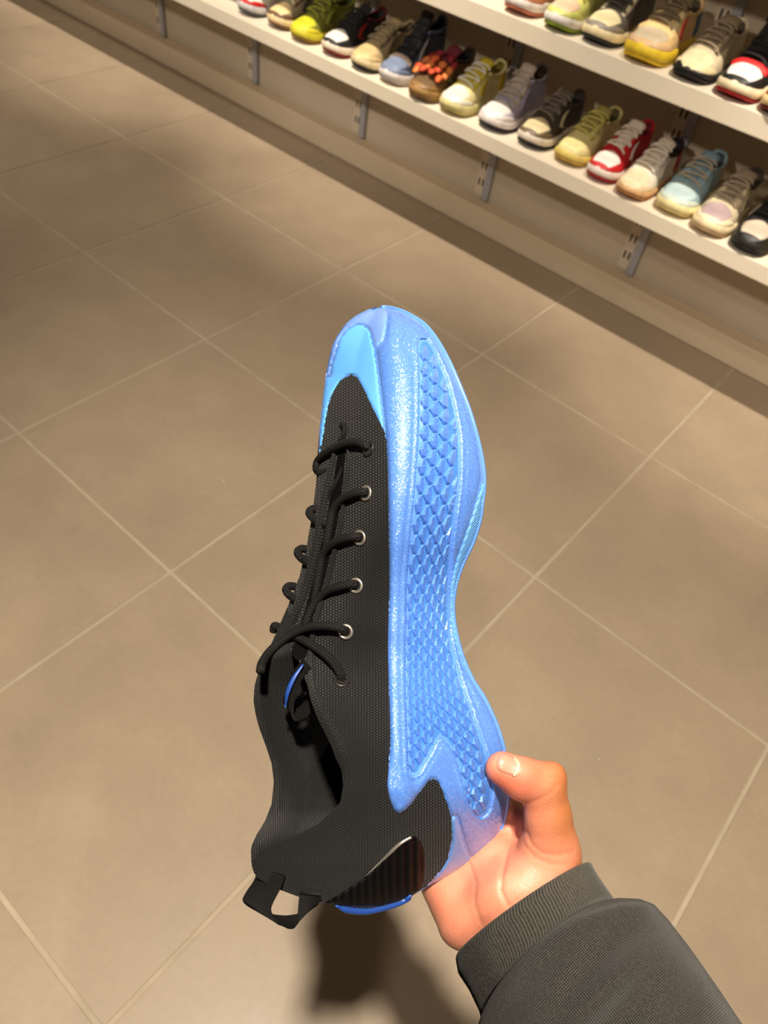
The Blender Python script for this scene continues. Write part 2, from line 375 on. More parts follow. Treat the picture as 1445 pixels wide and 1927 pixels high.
LOWER = [
 ('white low sneaker with a red stripe around its toe, left end of lower shelf', 2.150, -.255, dict(upper=W_, toe=W_, mud=(200, 30, 26), mid=(206, 204, 204), out=(90, 92, 98), eye=W_, heel=(40, 40, 44), side=(200, 30, 26))),
 ('cream sneaker with a brown toe guard on the lower shelf', 2.300, -.250, dict(upper=(150, 138, 112), toe=(240, 214, 160), mud=(110, 80, 56), mid=(234, 206, 158), out=(120, 84, 52), eye=(110, 80, 56), lace=CRM, side=(80, 76, 70))),
 ('lime and moss green running shoe on the lower shelf', 2.435, -.268, dict(upper=(120, 122, 40), toe=(206, 206, 46), mud=(226, 214, 50), mid=(208, 196, 44), out=(150, 110, 30), kind='knit', lace=(150, 150, 50), side=(160, 168, 60), tongue=(90, 92, 36))),
 ('black sneaker with a white toe and red sole, on the lower shelf', 2.580, -.262, dict(upper=BLK, toe=W_, mud=(30, 32, 36), mid=(238, 220, 200), out=(140, 26, 28), eye=BLK, collar=(90, 16, 20), lace=BLK, tongue=BLK, side=(150, 24, 26))),
 ('beige running shoe with a cream midsole and black outsole', 2.722, -.270, dict(upper=(178, 156, 116), toe=(214, 186, 132), mud=(222, 196, 144), mid=(226, 206, 160), out=(34, 32, 30), eye=(120, 104, 82), lace=(150, 136, 110), side=(110, 98, 82), heel=(86, 76, 66))),
 ('blue-grey and black high-top sneaker with a pale toe strap', 2.845, -.268, dict(upper=(58, 64, 80), toe=(128, 142, 172), mud=(120, 132, 160), mid=(226, 216, 212), out=(206, 196, 190), eye=(26, 26, 32), lace=(18, 18, 22), tongue=(30, 32, 40), strap=(214, 192, 172), side=(170, 166, 172), collar=(90, 104, 134), q=dict(hi=.05, tongue=.05))),
 ('brown suede shoe covered with orange petals on its front', 2.985, -.285, dict(upper=(112, 84, 50), mud=(150, 112, 62), mid=(170, 130, 76), out=(150, 112, 64), lace=(90, 40, 40), tongue=(110, 30, 44), lining=(20, 14, 14), collar=(60, 40, 30), petals=True, nolace=True, side=(130, 140, 110))),
 ('white and yellow chunky sneaker with a cream sole', 3.108, -.280, dict(upper=(226, 214, 150), toe=(238, 234, 220), mud=(240, 236, 216), mid=(228, 216, 150), out=(214, 198, 120), eye=(220, 200, 60), lace=(238, 234, 224), tongue=(206, 186, 40), side=(214, 190, 40), heel=(200, 170, 30))),
 ('tall white sneaker with a lilac side and dark purple outsole', 3.250, -.262, dict(upper=(176, 166, 186), toe=(240, 230, 226), mud=(242, 232, 228), mid=(238, 228, 226), out=(36, 28, 52), eye=(190, 180, 168), lace=(176, 164, 150), tongue=(190, 178, 164), side=(160, 152, 184), q=dict(hi=.03, W=1.1))),
 ('dark brown running shoe with a cream toe patch and white midsole', 3.392, -.258, dict(upper=(72, 62, 50), toe=(228, 212, 168), mud=(116, 98, 72), mid=(236, 222, 206), out=(26, 24, 24), eye=(60, 52, 46), lace=(120, 108, 98), tongue=(92, 82, 72), side=(206, 190, 160), heel=(60, 54, 50))),
 ('pale yellow suede sneaker with a yellow gum sole', 3.524, -.256, dict(upper=(222, 208, 146), toe=(240, 226, 160), mid=(222, 196, 104), out=(206, 168, 66), eye=(196, 180, 104), lace=(200, 190, 100), tongue=(150, 138, 74), kind='leather', q=dict(sole=.028))),
 ('red and white sneaker with white laces and a red collar', 3.640, -.268, dict(upper=(190, 24, 28), toe=(246, 236, 228), mud=(206, 26, 32), mid=(240, 224, 214), out=(170, 24, 30), eye=(196, 24, 30), lace=(226, 212, 198), tongue=(220, 206, 192), side=(226, 210, 200), collar=(180, 18, 24), lining=(110, 10, 16), q=dict(W=.96))),
 ('cream white sneaker with a brown gum sole and red heel', 3.748, -.285, dict(upper=(236, 224, 204), toe=(244, 226, 190), mud=(240, 214, 172), mid=(222, 176, 124), out=(190, 130, 80), eye=W_, lace=(236, 226, 210), tongue=(214, 198, 180), side=(230, 216, 204), heel=(170, 20, 28), collar=(36, 12, 14), lining=(20, 10, 12), q=dict(sole=.026, W=.97))),
 ('light blue runner with a pale yellow sole', 3.872, -.268, dict(upper=(150, 178, 188), toe=(190, 214, 216), mud=(206, 218, 204), mid=(240, 226, 168), out=(222, 200, 130), eye=(150, 176, 190), lace=(176, 162, 140), tongue=(120, 148, 168), side=(136, 166, 184), heel=(170, 146, 108), kind='knit', q=dict(W=1.12))),
 ('cream sneaker with a mauve toe patch on the lower shelf', 3.988, -.285, dict(upper=(206, 192, 160), toe=(182, 160, 162), mud=(246, 228, 190), mid=(244, 222, 178), out=(220, 186, 140), eye=(240, 222, 184), lace=(176, 160, 136), tongue=(150, 134, 112), side=(206, 190, 162), collar=(70, 60, 54))),
 ('black chunky sneaker with a white mesh toe inset', 4.102, -.285, dict(upper=(20, 20, 21), toe=(206, 188, 170), mud=(28, 27, 27), mid=(32, 31, 31), out=(26, 25, 25), eye=(24, 24, 25), lace=(30, 30, 30), tongue=(18, 18, 18), side=(236, 222, 206), q=dict(W=1.0))),
 ('yellow sneaker at the right edge of the lower shelf', 4.212, -.272, dict(q=dict(W=.9), upper=(226, 190, 60), toe=(240, 214, 110), mud=(232, 186, 40), mid=(240, 216, 130), out=(212, 166, 30), eye=(230, 200, 90), lace=W_))]
UPPER = [
 ('coral sneaker with a white midsole, leftmost on the upper shelf', 3.262, -.275, dict(upper=(226, 150, 116), toe=(232, 166, 130), mud=(214, 136, 100), mid=(240, 228, 222), out=(206, 120, 92), eye=(226, 150, 116))),
 ('lime runner with a pink toe and green outsole', 3.398, -.285, dict(upper=(214, 214, 120), toe=(240, 206, 174), mud=(216, 220, 120), mid=(240, 234, 226), out=(140, 160, 40), eye=(226, 210, 110), lace=(226, 220, 150), kind='knit', q=dict(W=.98))),
 ('cream sneaker with a grey toe guard and black outsole', 3.512, -.272, dict(upper=(96, 88, 80), toe=(244, 230, 184), mud=(150, 142, 130), mid=(244, 228, 182), out=(22, 20, 20), eye=(244, 232, 200), lace=(70, 64, 58), tongue=(66, 60, 54), side=(60, 54, 48))),
 ('beige sneaker with a bright yellow sole and red accent', 3.650, -.285, dict(upper=(232, 196, 140), toe=(216, 200, 172), mud=(230, 192, 146), mid=(240, 206, 50), out=(232, 190, 30), eye=(240, 222, 170), lace=(120, 104, 80), tongue=(140, 122, 92), side=(232, 60, 64), strap=(246, 214, 150), heel=(60, 90, 130), q=dict(W=1.14, sole=.036))),
 ('cream sneaker with a black toe bumper on the upper shelf', 3.782, -.278, dict(upper=(214, 198, 164), toe=(244, 228, 186), mud=(240, 224, 180), mid=(34, 33, 32), out=(24, 24, 24), eye=(150, 136, 112), lace=(150, 134, 110), tongue=(140, 124, 100), bumper=(34, 33, 32), half=True, q=dict(sole=.022))),
 ('black high-top with a white toe, red lace bar and red outsole', 3.905, -.285, dict(upper=(20, 19, 19), toe=(248, 240, 232), mud=(28, 28, 28), mid=(246, 226, 190), out=(176, 24, 22), eye=(20, 19, 19), strap=(226, 30, 34), lace=(22, 20, 20), tongue=(18, 16, 16), bow=False, q=dict(hi=.07, tongue=.05, W=1.06))),
 ('rust red sneaker with a white toe, right edge of the upper shelf', 4.022, -.290, dict(upper=(168, 62, 40), toe=(248, 236, 224), mud=(182, 52, 30), mid=(246, 220, 160), out=(110, 30, 22), eye=(176, 56, 34), lace=(60, 40, 34)))]
for sh, rows in ((0, LOWER), (1, UPPER)):
    for lb, X, ty, st in rows:
        e_ = sneaker(lb, X, ty - .022, sh, st)
        if st.get('petals'):
            q_ = dict(L=.282, W=1.04, H=1.0, sole=.032); rg = random.Random(3)
            for k in range(16):
                t_ = .27 + .24 * (k // 4) / 3 + rg.uniform(-.02, .02); s_ = (-.42 + .28 * (k % 4)) + rg.uniform(-.06, .06)
                a_ = wall_pt(t_, s_, q_, .004); b_ = wall_pt(max(.08, t_ - .13), s_ * 1.2, q_, .010 + rg.uniform(0, .010)); m0 = (a_ + b_) / 2 + np.array([0, 0, .010])
                C_ = spline([a_, m0, b_], 8); V = []
                for i, p in enumerate(C_):
                    w_ = .018 * math.sin(math.pi * (i + .35) / 8.2) ** .7
                    V += [p + np.array([-w_, 0, -.002]), p + np.array([0, 0, .0015]), p + np.array([w_, 0, -.002]), p + np.array([0, 0, -.002])]
                F = [(i * 4 + j, i * 4 + (j + 1) % 4, i * 4 + 4 + (j + 1) % 4, i * 4 + 4 + j) for i in range(7) for j in range(4)] + [(3, 2, 1, 0), (28, 29, 30, 31)]
                obj('petal', V, F, cmat([(232, 110, 50), (226, 84, 44), (240, 140, 70), (150, 30, 50)][min(3, (k // 4 > 2) * 3 + rg.randrange(3))], .7), e_)

# ================================================================== the held shoe
# Built at real size about 0.37 m in front of the camera: (px, py) on the photograph's frame plus a depth in the same unit
D0 = .40; KPX = D0 / FPX
def p3(px, py, z):
    """photo position and nearness z (1 unit = KPX metres, positive towards the viewer) -> world"""
    px, py, z = np.broadcast_arrays(np.asarray(px, float), np.asarray(py, float), np.asarray(z, float))
    d = D0 - KPX * z
    c = np.stack([(px - IMG_W / 2) / FPX * d, -(py - IMG_H / 2) / FPX * d, -d], -1)
    return c @ CR.T + CC

TH = math.radians(35); SN, CS, TN = math.sin(TH), math.cos(TH), math.tan(TH)
R_SIL = [(722, 578), (737, 579), (759, 585), (781, 596), (804, 612), (826, 640), (848, 679), (870, 729), (887, 773), (900, 817), (909, 856),
         (914, 890), (914, 920), (911, 945), (906, 980), (893, 1021), (875, 1059), (862, 1097), (856, 1135), (858, 1170), (865, 1205), (875, 1239),
         (893, 1279), (914, 1312), (930, 1345), (941, 1372), (951, 1408), (957, 1450), (960, 1485), (958, 1512), (951, 1546), (937, 1580), (917, 1605), (899, 1619)]
B_SIL = [(854, 1643), (802, 1669), (772, 1688), (741, 1700), (707, 1708), (680, 1710), (640, 1706), (600, 1697), (560, 1687), (520, 1672), (482, 1651)]
L_SIL = [(473, 1624), (472, 1600), (482, 1572), (499, 1544), (511, 1513), (515, 1471), (511, 1437), (501, 1406), (488, 1371), (480, 1340), (477, 1318),
         (479, 1290), (488, 1262), (502, 1230), (520, 1190), (541, 1142), (564, 1083), (578, 1021), (588, 966), (595, 905), (597, 860), (601, 809),
         (607, 754), (612, 712), (617, 685), (626, 648), (638, 626), (654, 606), (671, 593), (693, 582)]
SIL = R_SIL + B_SIL + L_SIL
f_xR = Curve1([(y, x) for x, y in R_SIL[:30]] + [(1560, 946), (1620, 930), (1740, 915)])
f_xL = Curve1([(578, 712)] + [(y, x) for x, y in L_SIL[::-1]] + [(1651, 476), (1740, 478)])
f_wb = Curve1([(576, 0), (584, 42), (600, 78), (630, 115), (680, 148), (750, 168), (850, 178), (930, 176), (1000, 163), (1100, 140), (1160, 132),
               (1250, 130), (1350, 130), (1450, 128), (1550, 122), (1620, 112), (1740, 100)])
# top line of the shoe: centre of the toe, centre of the lacing, then the near edge of the opening
f_xC = Curve1([(578, 716), (600, 697), (640, 680), (706, 662), (800, 643), (900, 629), (1000, 612), (1100, 590), (1180, 566), (1235, 560), (1290, 578),
               (1340, 594), (1406, 628), (1444, 642), (1478, 646), (1510, 640), (1550, 600), (1590, 520), (1620, 476), (1740, 478)])
f_wr = Curve1([(1200, 0), (1240, 28), (1300, 66), (1360, 88), (1430, 98), (1480, 96), (1520, 82), (1560, 56), (1600, 20), (1630, 0), (1740, 0)])
f_yB = Curve1([(470, 1640), (482, 1655), (520, 1675), (560, 1689), (600, 1699), (640, 1708), (690, 1712), (741, 1702), (772, 1690), (800, 1671), (854, 1645), (899, 1621), (940, 1577), (962, 1512)])
prof_top = Curve1([(-.2, .96), (0, 1), (.2, 1.045), (.45, .96), (.6, .84), (.75, .62), (.88, .33), (1, 0)])
prof_rim = Curve1([(-.2, 0), (0, 0), (.25, .16), (.5, .22), (.75, .16), (.92, .05), (1, 0)])
def z_up(px, py):
    """nearness of the shoe's outer near side"""
    px = np.asarray(px, float); py = np.asarray(py, float)
    xr, xc, wb, wr, xl = f_xR(py), f_xC(py), f_wb(py), f_wr(py), f_xL(py)
    xb = xr - SN * wb
    u = (xr - px) / np.maximum(xr - xc, 1)
    top = wb * prof_top(np.minimum(u, 1))
    v = np.clip((xc - px) / np.maximum(xc - xl, 1), 0, 1)
    sl = np.clip(2.75 * (xc - xl) / np.maximum(xr - xc, 1), .1, .68)
    top = np.where(u > 1, -wb * (sl * v + .08 * (1 - np.sqrt(np.maximum(0, 1 - v * v)))), top)
    uc = np.clip(u, 0, 1)
    rim = wb * (1 - uc) + wr * uc + wb * prof_rim(uc)
    n = top + (rim - top) * sstep(1170, 1290, py)
    yb = f_yB(px); e = np.clip((py - (yb - 150)) / 150, 0, 1)
    n = np.where(py > yb - 150, n * np.sqrt(np.maximum(0, 1 - e * e)), n)
    z = TN * (xb - px) + n / CS
    return z
def z_lin(px, py):
    """nearness of the inside of the far collar seen through the opening"""
    px = np.asarray(px, float); py = np.asarray(py, float)
    xr, wb, wr, xl = f_xR(py), f_wb(py), f_wr(py), f_xL(py)
    xb = xr - SN * wb
    n = -np.maximum(wr - 8, 0) * (1 - sstep(1520, 1620, py)) - 8
    d = np.maximum(px - xl, 0)
    puff = 14 * np.sin(np.clip(d / 70, 0, 1) * math.pi) + 8 * np.minimum(d / 12, 1)
    deep = -.5 * np.maximum(d - 60, 0)
    heel = sstep(1490, 1610, py)
    return TN * (xb - px) + n / CS + puff + deep * (1 - heel)
def surf(px, py, off=0): return p3(px, py, z_up(px, py) + off)
def normal_at(px, py):
    a = surf(px + 2, py) - surf(px - 2, py); b = surf(px, py + 2) - surf(px, py - 2)
    n = np.cross(b, a); n /= np.linalg.norm(n)
    return n if n @ (CC - surf(px, py)) > 0 else -n

# ---- 2-D meshing in the shoe's chart
def densify(poly, step, closed=True):
    P = np.asarray(poly, float); Q = np.vstack([P, P[:1]]) if closed else P; out = []
    for a, b in zip(Q[:-1], Q[1:]):
        n = max(1, int(round(np.linalg.norm(b - a) / step)))
        out += [a + (b - a) * i / n for i in range(n)]
    if not closed: out.append(Q[-1])
    return np.array(out)
def smooth_poly(poly, step=4.):
    """closed Catmull-Rom outline; a corner is kept by repeating its point"""
    P = np.asarray(poly, float); n = len(P); out = []
    for i in range(n):
        p0, p1, p2, p3_ = P[i - 1], P[i], P[(i + 1) % n], P[(i + 2) % n]
        L = np.linalg.norm(p2 - p1)
        if L < 1e-6: continue
        k = max(1, int(round(L / step)))
        if np.linalg.norm(p1 - p0) < 1e-6: p0 = p1
        if np.linalg.norm(p3_ - p2) < 1e-6: p3_ = p2
        for j in range(k):
            t = j / k
            out.append(.5 * (2 * p1 + (p2 - p0) * t + (2 * p0 - 5 * p1 + 4 * p2 - p3_) * t * t + (3 * p1 - p0 - 3 * p2 + p3_) * t ** 3))
    return np.array(out)
def inside(P, poly):
    x, y = P[:, 0], P[:, 1]; r = np.zeros(len(P), bool); n = len(poly); j = n - 1
    for i in range(n):
        xi, yi = poly[i]; xj, yj = poly[j]
        c = ((yi > y) != (yj > y))
        with np.errstate(divide='ignore', invalid='ignore'):
            r ^= c & (x < (xj - xi) * (y - yi) / (yj - yi + 1e-30) + xi)
        j = i
    return r
def dist_to(P, poly):
    A = poly; B = np.roll(poly, -1, 0); D = np.full(len(P), 1e9)
    for a, b in zip(A, B):
        ab = b - a; t = np.clip(((P - a) @ ab) / (ab @ ab + 1e-12), 0, 1)
        D = np.minimum(D, np.linalg.norm(P - (a + t[:, None] * ab), axis=1))
    return D
def mesh2d(outline, holes=(), step=5.):
    loops = [outline] + list(holes); pts = []; edges = []
    for l in loops:
        o = len(pts); pts += [tuple(p) for p in l]
        edges += [(o + i, o + (i + 1) % len(l)) for i in range(len(l))]
    mn, mx = outline.min(0), outline.max(0)
    gx = np.arange(mn[0], mx[0], step); gy = np.arange(mn[1], mx[1], step * .866)
    G = np.array([(x + (step / 2 if j % 2 else 0), y) for j, y in enumerate(gy) for x in gx])
    ok = inside(G, outline)
    for h in holes: ok &= ~inside(G, h)
    G = G[ok]; d = dist_to(G, outline)
    for h in holes: d = np.minimum(d, dist_to(G, h))
    G = G[d > step * .45]
    allp = [Vector(p) for p in pts] + [Vector(g) for g in G]
    v, e, f, *_ = delaunay_2d_cdt(allp, edges, [], 0, 1e-5)
    V = np.array([(q.x, q.y) for q in v]); F = np.array([t for t in f if len(t) == 3])
    c = V[F].mean(1); ok = inside(c, outline)
    for h in holes: ok &= ~inside(c, h)
    F = F[ok]
    a, b, cc = V[F[:, 0]], V[F[:, 1]], V[F[:, 2]]
    area = (b[:, 0] - a[:, 0]) * (cc[:, 1] - a[:, 1]) - (b[:, 1] - a[:, 1]) * (cc[:, 0] - a[:, 0])
    F[area > 0] = F[area > 0][:, ::-1]          # face the viewer (image y runs down)
    return V, F
hero_loc = p3(800, 1500, 60)
hero = empty('basketball_shoe', tuple(hero_loc))
tag(hero, 'large black knit and pearly blue basketball shoe held up in a hand', 'shoe')
def hpart(name, W, F, m, parent=None, uv=None, smooth=True):
    return obj(name, np.asarray(W) - hero_loc, F, m, parent or hero, smooth, uv)
def plate(name, outline, m, off=4., rnd=6., bury=3., holes=(), lip=0., step=5., zf=z_up, parent=None, smooth=4., extra=None):
    """raised overlay on the shoe surface with rounded rim"""
    o = smooth_poly(outline, smooth) if smooth else densify(outline, 4.)
    hs = [smooth_poly(h, 4.) for h in holes]
    V, F = mesh2d(o, hs, step)
    d = dist_to(V, o)
    for h in hs: d = np.minimum(d, dist_to(V, h))
    q = np.clip(d / rnd, 0, 1); h_ = -bury + (off + bury) * np.sqrt(np.maximum(0, 1 - (1 - q) ** 2))
    if lip:
        for h in hs:
            dh = dist_to(V, h); h_ = h_ + lip * np.exp(-((dh - 5) / 2.4) ** 2) - lip * .8 * np.exp(-((dh - 11) / 2.6) ** 2)
    if extra is not None: h_ = h_ + extra(V)
    return hpart(name, p3(V[:, 0], V[:, 1], zf(V[:, 0], V[:, 1]) + h_), F, m, parent, uv=V / 100.)

# ---- materials of the shoe
def knit(name, c0, c1, scale=1., rough=.85):
    m = mat(name, c0, rough, spec=.2, sheen=.06); t = NT(m)
    uv = t.add('ShaderNodeUVMap'); sep = t.add('ShaderNodeSeparateXYZ'); t.link(uv.outputs[0], sep.inputs[0])
    nz = t.add('ShaderNodeTexNoise', Scale=9., Detail=2.); t.link(uv.outputs[0], nz.inputs['Vector'])
    fx = t.math('ADD', t.math('MULTIPLY', sep.outputs[0], 118. * scale), t.math('MULTIPLY', nz.outputs[0], 2.5))
    zig = t.math('MULTIPLY', t.math('ABSOLUTE', t.math('SINE', t.math('MULTIPLY', fx, .5))), 2.2)
    fy = t.math('ADD', t.math('MULTIPLY', sep.outputs[1], 118. * scale), zig)
    colm = t.math('FLOOR', t.math('DIVIDE', fx, 2 * math.pi)); fy = t.math('ADD', fy, t.math('MULTIPLY', colm, math.pi))
    h = t.math('MULTIPLY', t.math('ADD', t.math('MULTIPLY', t.math('SINE', fx), .5), .5), t.math('ADD', t.math('MULTIPLY', t.math('SINE', fy), .5), .5))
    n2 = t.add('ShaderNodeTexNoise', Scale=60. * scale, Detail=2.); t.link(uv.outputs[0], n2.inputs['Vector'])
    fac = t.math('MULTIPLY', h, t.math('ADD', n2.outputs[0], .45))
    t.link(t.ramp(fac, [(.05, lin(*c0)), (.75, lin(*c1))]), t.b.inputs['Base Color'])
    t.link(t.bump(h, .8, .0011), t.b.inputs['Normal'])
    return m
m_knit = knit('black_knit', (4, 4, 4), (27, 26, 24))
m_knit2 = knit('black_lining_knit', (3, 3, 3), (23, 22, 20), 1.25)
m_blk = mat('black_webbing', (12, 12, 12), .7, spec=.2)
t = NT(m_blk); uv = t.add('ShaderNodeUVMap'); wv = t.add('ShaderNodeTexWave', Scale=28., Distortion=0.)
wv.bands_direction = 'Y'; t.link(uv.outputs[0], wv.inputs['Vector']); t.link(t.bump(wv.outputs[1], .8, .0008), t.b.inputs['Normal'])
t.link(t.ramp(wv.outputs[1], [(.2, lin(4, 4, 4)), (.8, lin(24, 23, 22))]), t.b.inputs['Base Color'])

def pearl(name, c, cs, flake=.5, rough=.34, sparkle_scale=75.):
    """translucent-looking rubber with glitter flakes"""
    m = mat(name, c, .45, spec=.25, coat=.8); t = NT(m); t.b.inputs['Coat Roughness'].default_value = rough; t.b.inputs['Coat IOR'].default_value = 2.1
    uv = t.add('ShaderNodeUVMap')
    vo = t.add('ShaderNodeTexVoronoi', Scale=sparkle_scale); t.link(uv.outputs[0], vo.inputs['Vector'])
    vm = t.add('ShaderNodeVectorMath', _operation='SUBTRACT'); t.link(vo.outputs['Color'], vm.inputs[0]); vm.inputs[1].default_value = (.5, .5, .5)
    vs = t.add('ShaderNodeVectorMath', _operation='SCALE'); t.link(vm.outputs[0], vs.inputs[0]); vs.inputs['Scale'].default_value = flake
    ge = t.add('ShaderNodeNewGeometry'); va = t.add('ShaderNodeVectorMath', _operation='ADD')
    t.link(ge.outputs['Normal'], va.inputs[0]); t.link(vs.outputs[0], va.inputs[1])
    vn = t.add('ShaderNodeVectorMath', _operation='NORMALIZE'); t.link(va.outputs[0], vn.inputs[0])
    t.link(vn.outputs[0], t.b.inputs['Coat Normal'])
    sp = t.add('ShaderNodeSeparateColor'); t.link(vo.outputs['Color'], sp.inputs[0])
    t.link(t.ramp(sp.outputs[0], [(.0, lin(*c)), (.8, lin(*c)), (1., lin(*cs))]), t.b.inputs['Base Color'])
    t.b.inputs['Subsurface Weight'].default_value = .05; t.b.inputs['Subsurface Radius'].default_value = (.3, .5, 1.); t.b.inputs['Subsurface Scale'].default_value = .003
    return m
m_pearl = pearl('pearl_blue_rubber', (76, 122, 204), (106, 152, 226), .8, .27)
m_scale = pearl('pearl_blue_scales', (78, 126, 210), (116, 162, 236), .4, .2)
m_cap = mat('sky_blue_toe_cap', (90, 160, 236), .6, spec=.2)
m_bump = mat('periwinkle_bumper', (104, 140, 214), .34, coat=.2, sss=.2, srad=(.4, .5, 1))
m_out = mat('blue_outsole', (86, 132, 212), .28, coat=.4, sss=.15, srad=(.4, .5, 1))
m_sole_light = mat('sky_blue_shank', (88, 146, 220), .4)
t = NT(m_sole_light); uv = t.add('ShaderNodeUVMap'); wv = t.add('ShaderNodeTexWave', Scale=14.); wv.bands_direction = 'DIAGONAL'
t.link(uv.outputs[0], wv.inputs['Vector']); t.link(t.bump(wv.outputs[1], .5, .0006), t.b.inputs['Normal'])
m_frost = mat('frosted_blue_heel', (92, 140, 214), .3, coat=.3, sss=.4, srad=(.4, .5, 1))
m_navy = mat('blue_heel_edge', (28, 62, 134), .4)
m_carbon = mat('carbon_heel_clip', (5, 5, 6), .5, spec=.06)
t = NT(m_carbon); uv = t.add('ShaderNodeUVMap'); wv = t.add('ShaderNodeTexWave', Scale=2.1); wv.bands_direction = 'X'
t.link(uv.outputs[0], wv.inputs['Vector']); t.link(t.ramp(wv.outputs[1], [(.3, lin(5, 5, 6)), (.8, lin(13, 13, 13))]), t.b.inputs['Base Color'])
t.link(t.bump(wv.outputs[1], .4, .001), t.b.inputs['Normal'])
m_clip_glint = mat('silver_highlight', (200, 195, 186), .3, .9)
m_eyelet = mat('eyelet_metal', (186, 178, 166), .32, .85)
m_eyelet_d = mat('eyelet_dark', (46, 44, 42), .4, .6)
m_lace = mat('black_lace', (12, 12, 12), .7, spec=.2)
t = NT(m_lace); uv = t.add('ShaderNodeUVMap'); sep = t.add('ShaderNodeSeparateXYZ'); t.link(uv.outputs[0], sep.inputs[0])
a1 = t.math('SINE', t.math('ADD', t.math('MULTIPLY', sep.outputs[0], 4200.), t.math('MULTIPLY', sep.outputs[1], 37.7)))
a2 = t.math('SINE', t.math('SUBTRACT', t.math('MULTIPLY', sep.outputs[0], 4200.), t.math('MULTIPLY', sep.outputs[1], 37.7)))
hh = t.math('MAXIMUM', a1, a2)
t.link(t.ramp(hh, [(.1, lin(3, 3, 3)), (.95, lin(22, 21, 20))]), t.b.inputs['Base Color']); t.link(t.bump(hh, .5, .0006), t.b.inputs['Normal'])
m_mesh_panel = mat('perforated_panel', (70, 128, 226), .5)
t = NT(m_mesh_panel); uv = t.add('ShaderNodeUVMap'); vo = t.add('ShaderNodeTexVoronoi', Scale=42., Randomness=.05); t.link(uv.outputs[0], vo.inputs['Vector'])
t.link(t.ramp(vo.outputs['Distance'], [(.28, lin(20, 44, 100)), (.42, lin(74, 140, 236))]), t.b.inputs['Base Color'])

INNER = [(803, 1668), (808, 1660), (828, 1635), (841, 1612), (849, 1579), (848, 1543)] + [(843, 1523), (835, 1499), (825, 1475), (816, 1467), (807, 1471), (793, 1489), (776, 1511), (759, 1527), (747, 1530), (738, 1520), (731, 1499), (727.5, 1475), (730, 1440), (733, 1386), (730, 1281), (728, 1211), (731.5, 1107),             (730.5, 1000), (729, 920), (727.5, 864), (725, 826), (718, 807), (707, 782), (693, 755), (682, 732), (671, 712), (661, 707), (646, 714), (632, 732), (620, 760), (614, 792), (607, 834), (601, 854)]
UNDER = [p for p in L_SIL if p[1] < 860] + R_SIL + [(854, 1643)] + INNER
def polyl(V, line):
    P = np.asarray(line, float); D = np.full(len(V), 1e9)
    for a, b in zip(P[:-1], P[1:]):
        ab = b - a; t = np.clip(((V - a) @ ab) / (ab @ ab), 0, 1); D = np.minimum(D, np.linalg.norm(V - a - t[:, None] * ab, axis=1))
    return D
# ---- body: near side, collar lining, far side
opening = [(560, 1236), (578, 1290), (594, 1340), (628, 1406), (642, 1444), (646, 1478), (640, 1510), (600, 1550), (520, 1590), (476, 1618)]
i0 = L_SIL.index((502, 1230)); i1 = L_SIL.index((473, 1624))
near_out = R_SIL + B_SIL + [(474, 1630)] + opening[::-1] + [(540, 1215), (520, 1190)] + L_SIL[i0 + 2:]
near_o = densify(near_out, 4.5)
V, F = mesh2d(near_o, step=6.)
_in = inside(V[F].mean(1), np.array(UNDER)) & (polyl(V[F].mean(1), INNER) > 6); F = F[~_in]
upper = hpart('upper', p3(V[:, 0], V[:, 1], z_up(V[:, 0], V[:, 1])), F, m_knit, uv=V / 100.)
upper['label'] = 'black woven knit upper'
lin_out = L_SIL[i1:i0 + 3] + [(548, 1175), (590, 1180), (620, 1290), (640, 1350), (668, 1420), (676, 1478), (664, 1530), (620, 1575), (560, 1606), (490, 1640), (482, 1651)]
V, F = mesh2d(densify(lin_out, 4.5), step=6.)
lining = hpart('collar_lining', p3(V[:, 0], V[:, 1], np.minimum(z_lin(V[:, 0], V[:, 1]), z_up(np.maximum(V[:, 0], f_xC(V[:, 1]) + 2), V[:, 1]) - 3)), F, m_knit2, upper, uv=V / 100.)
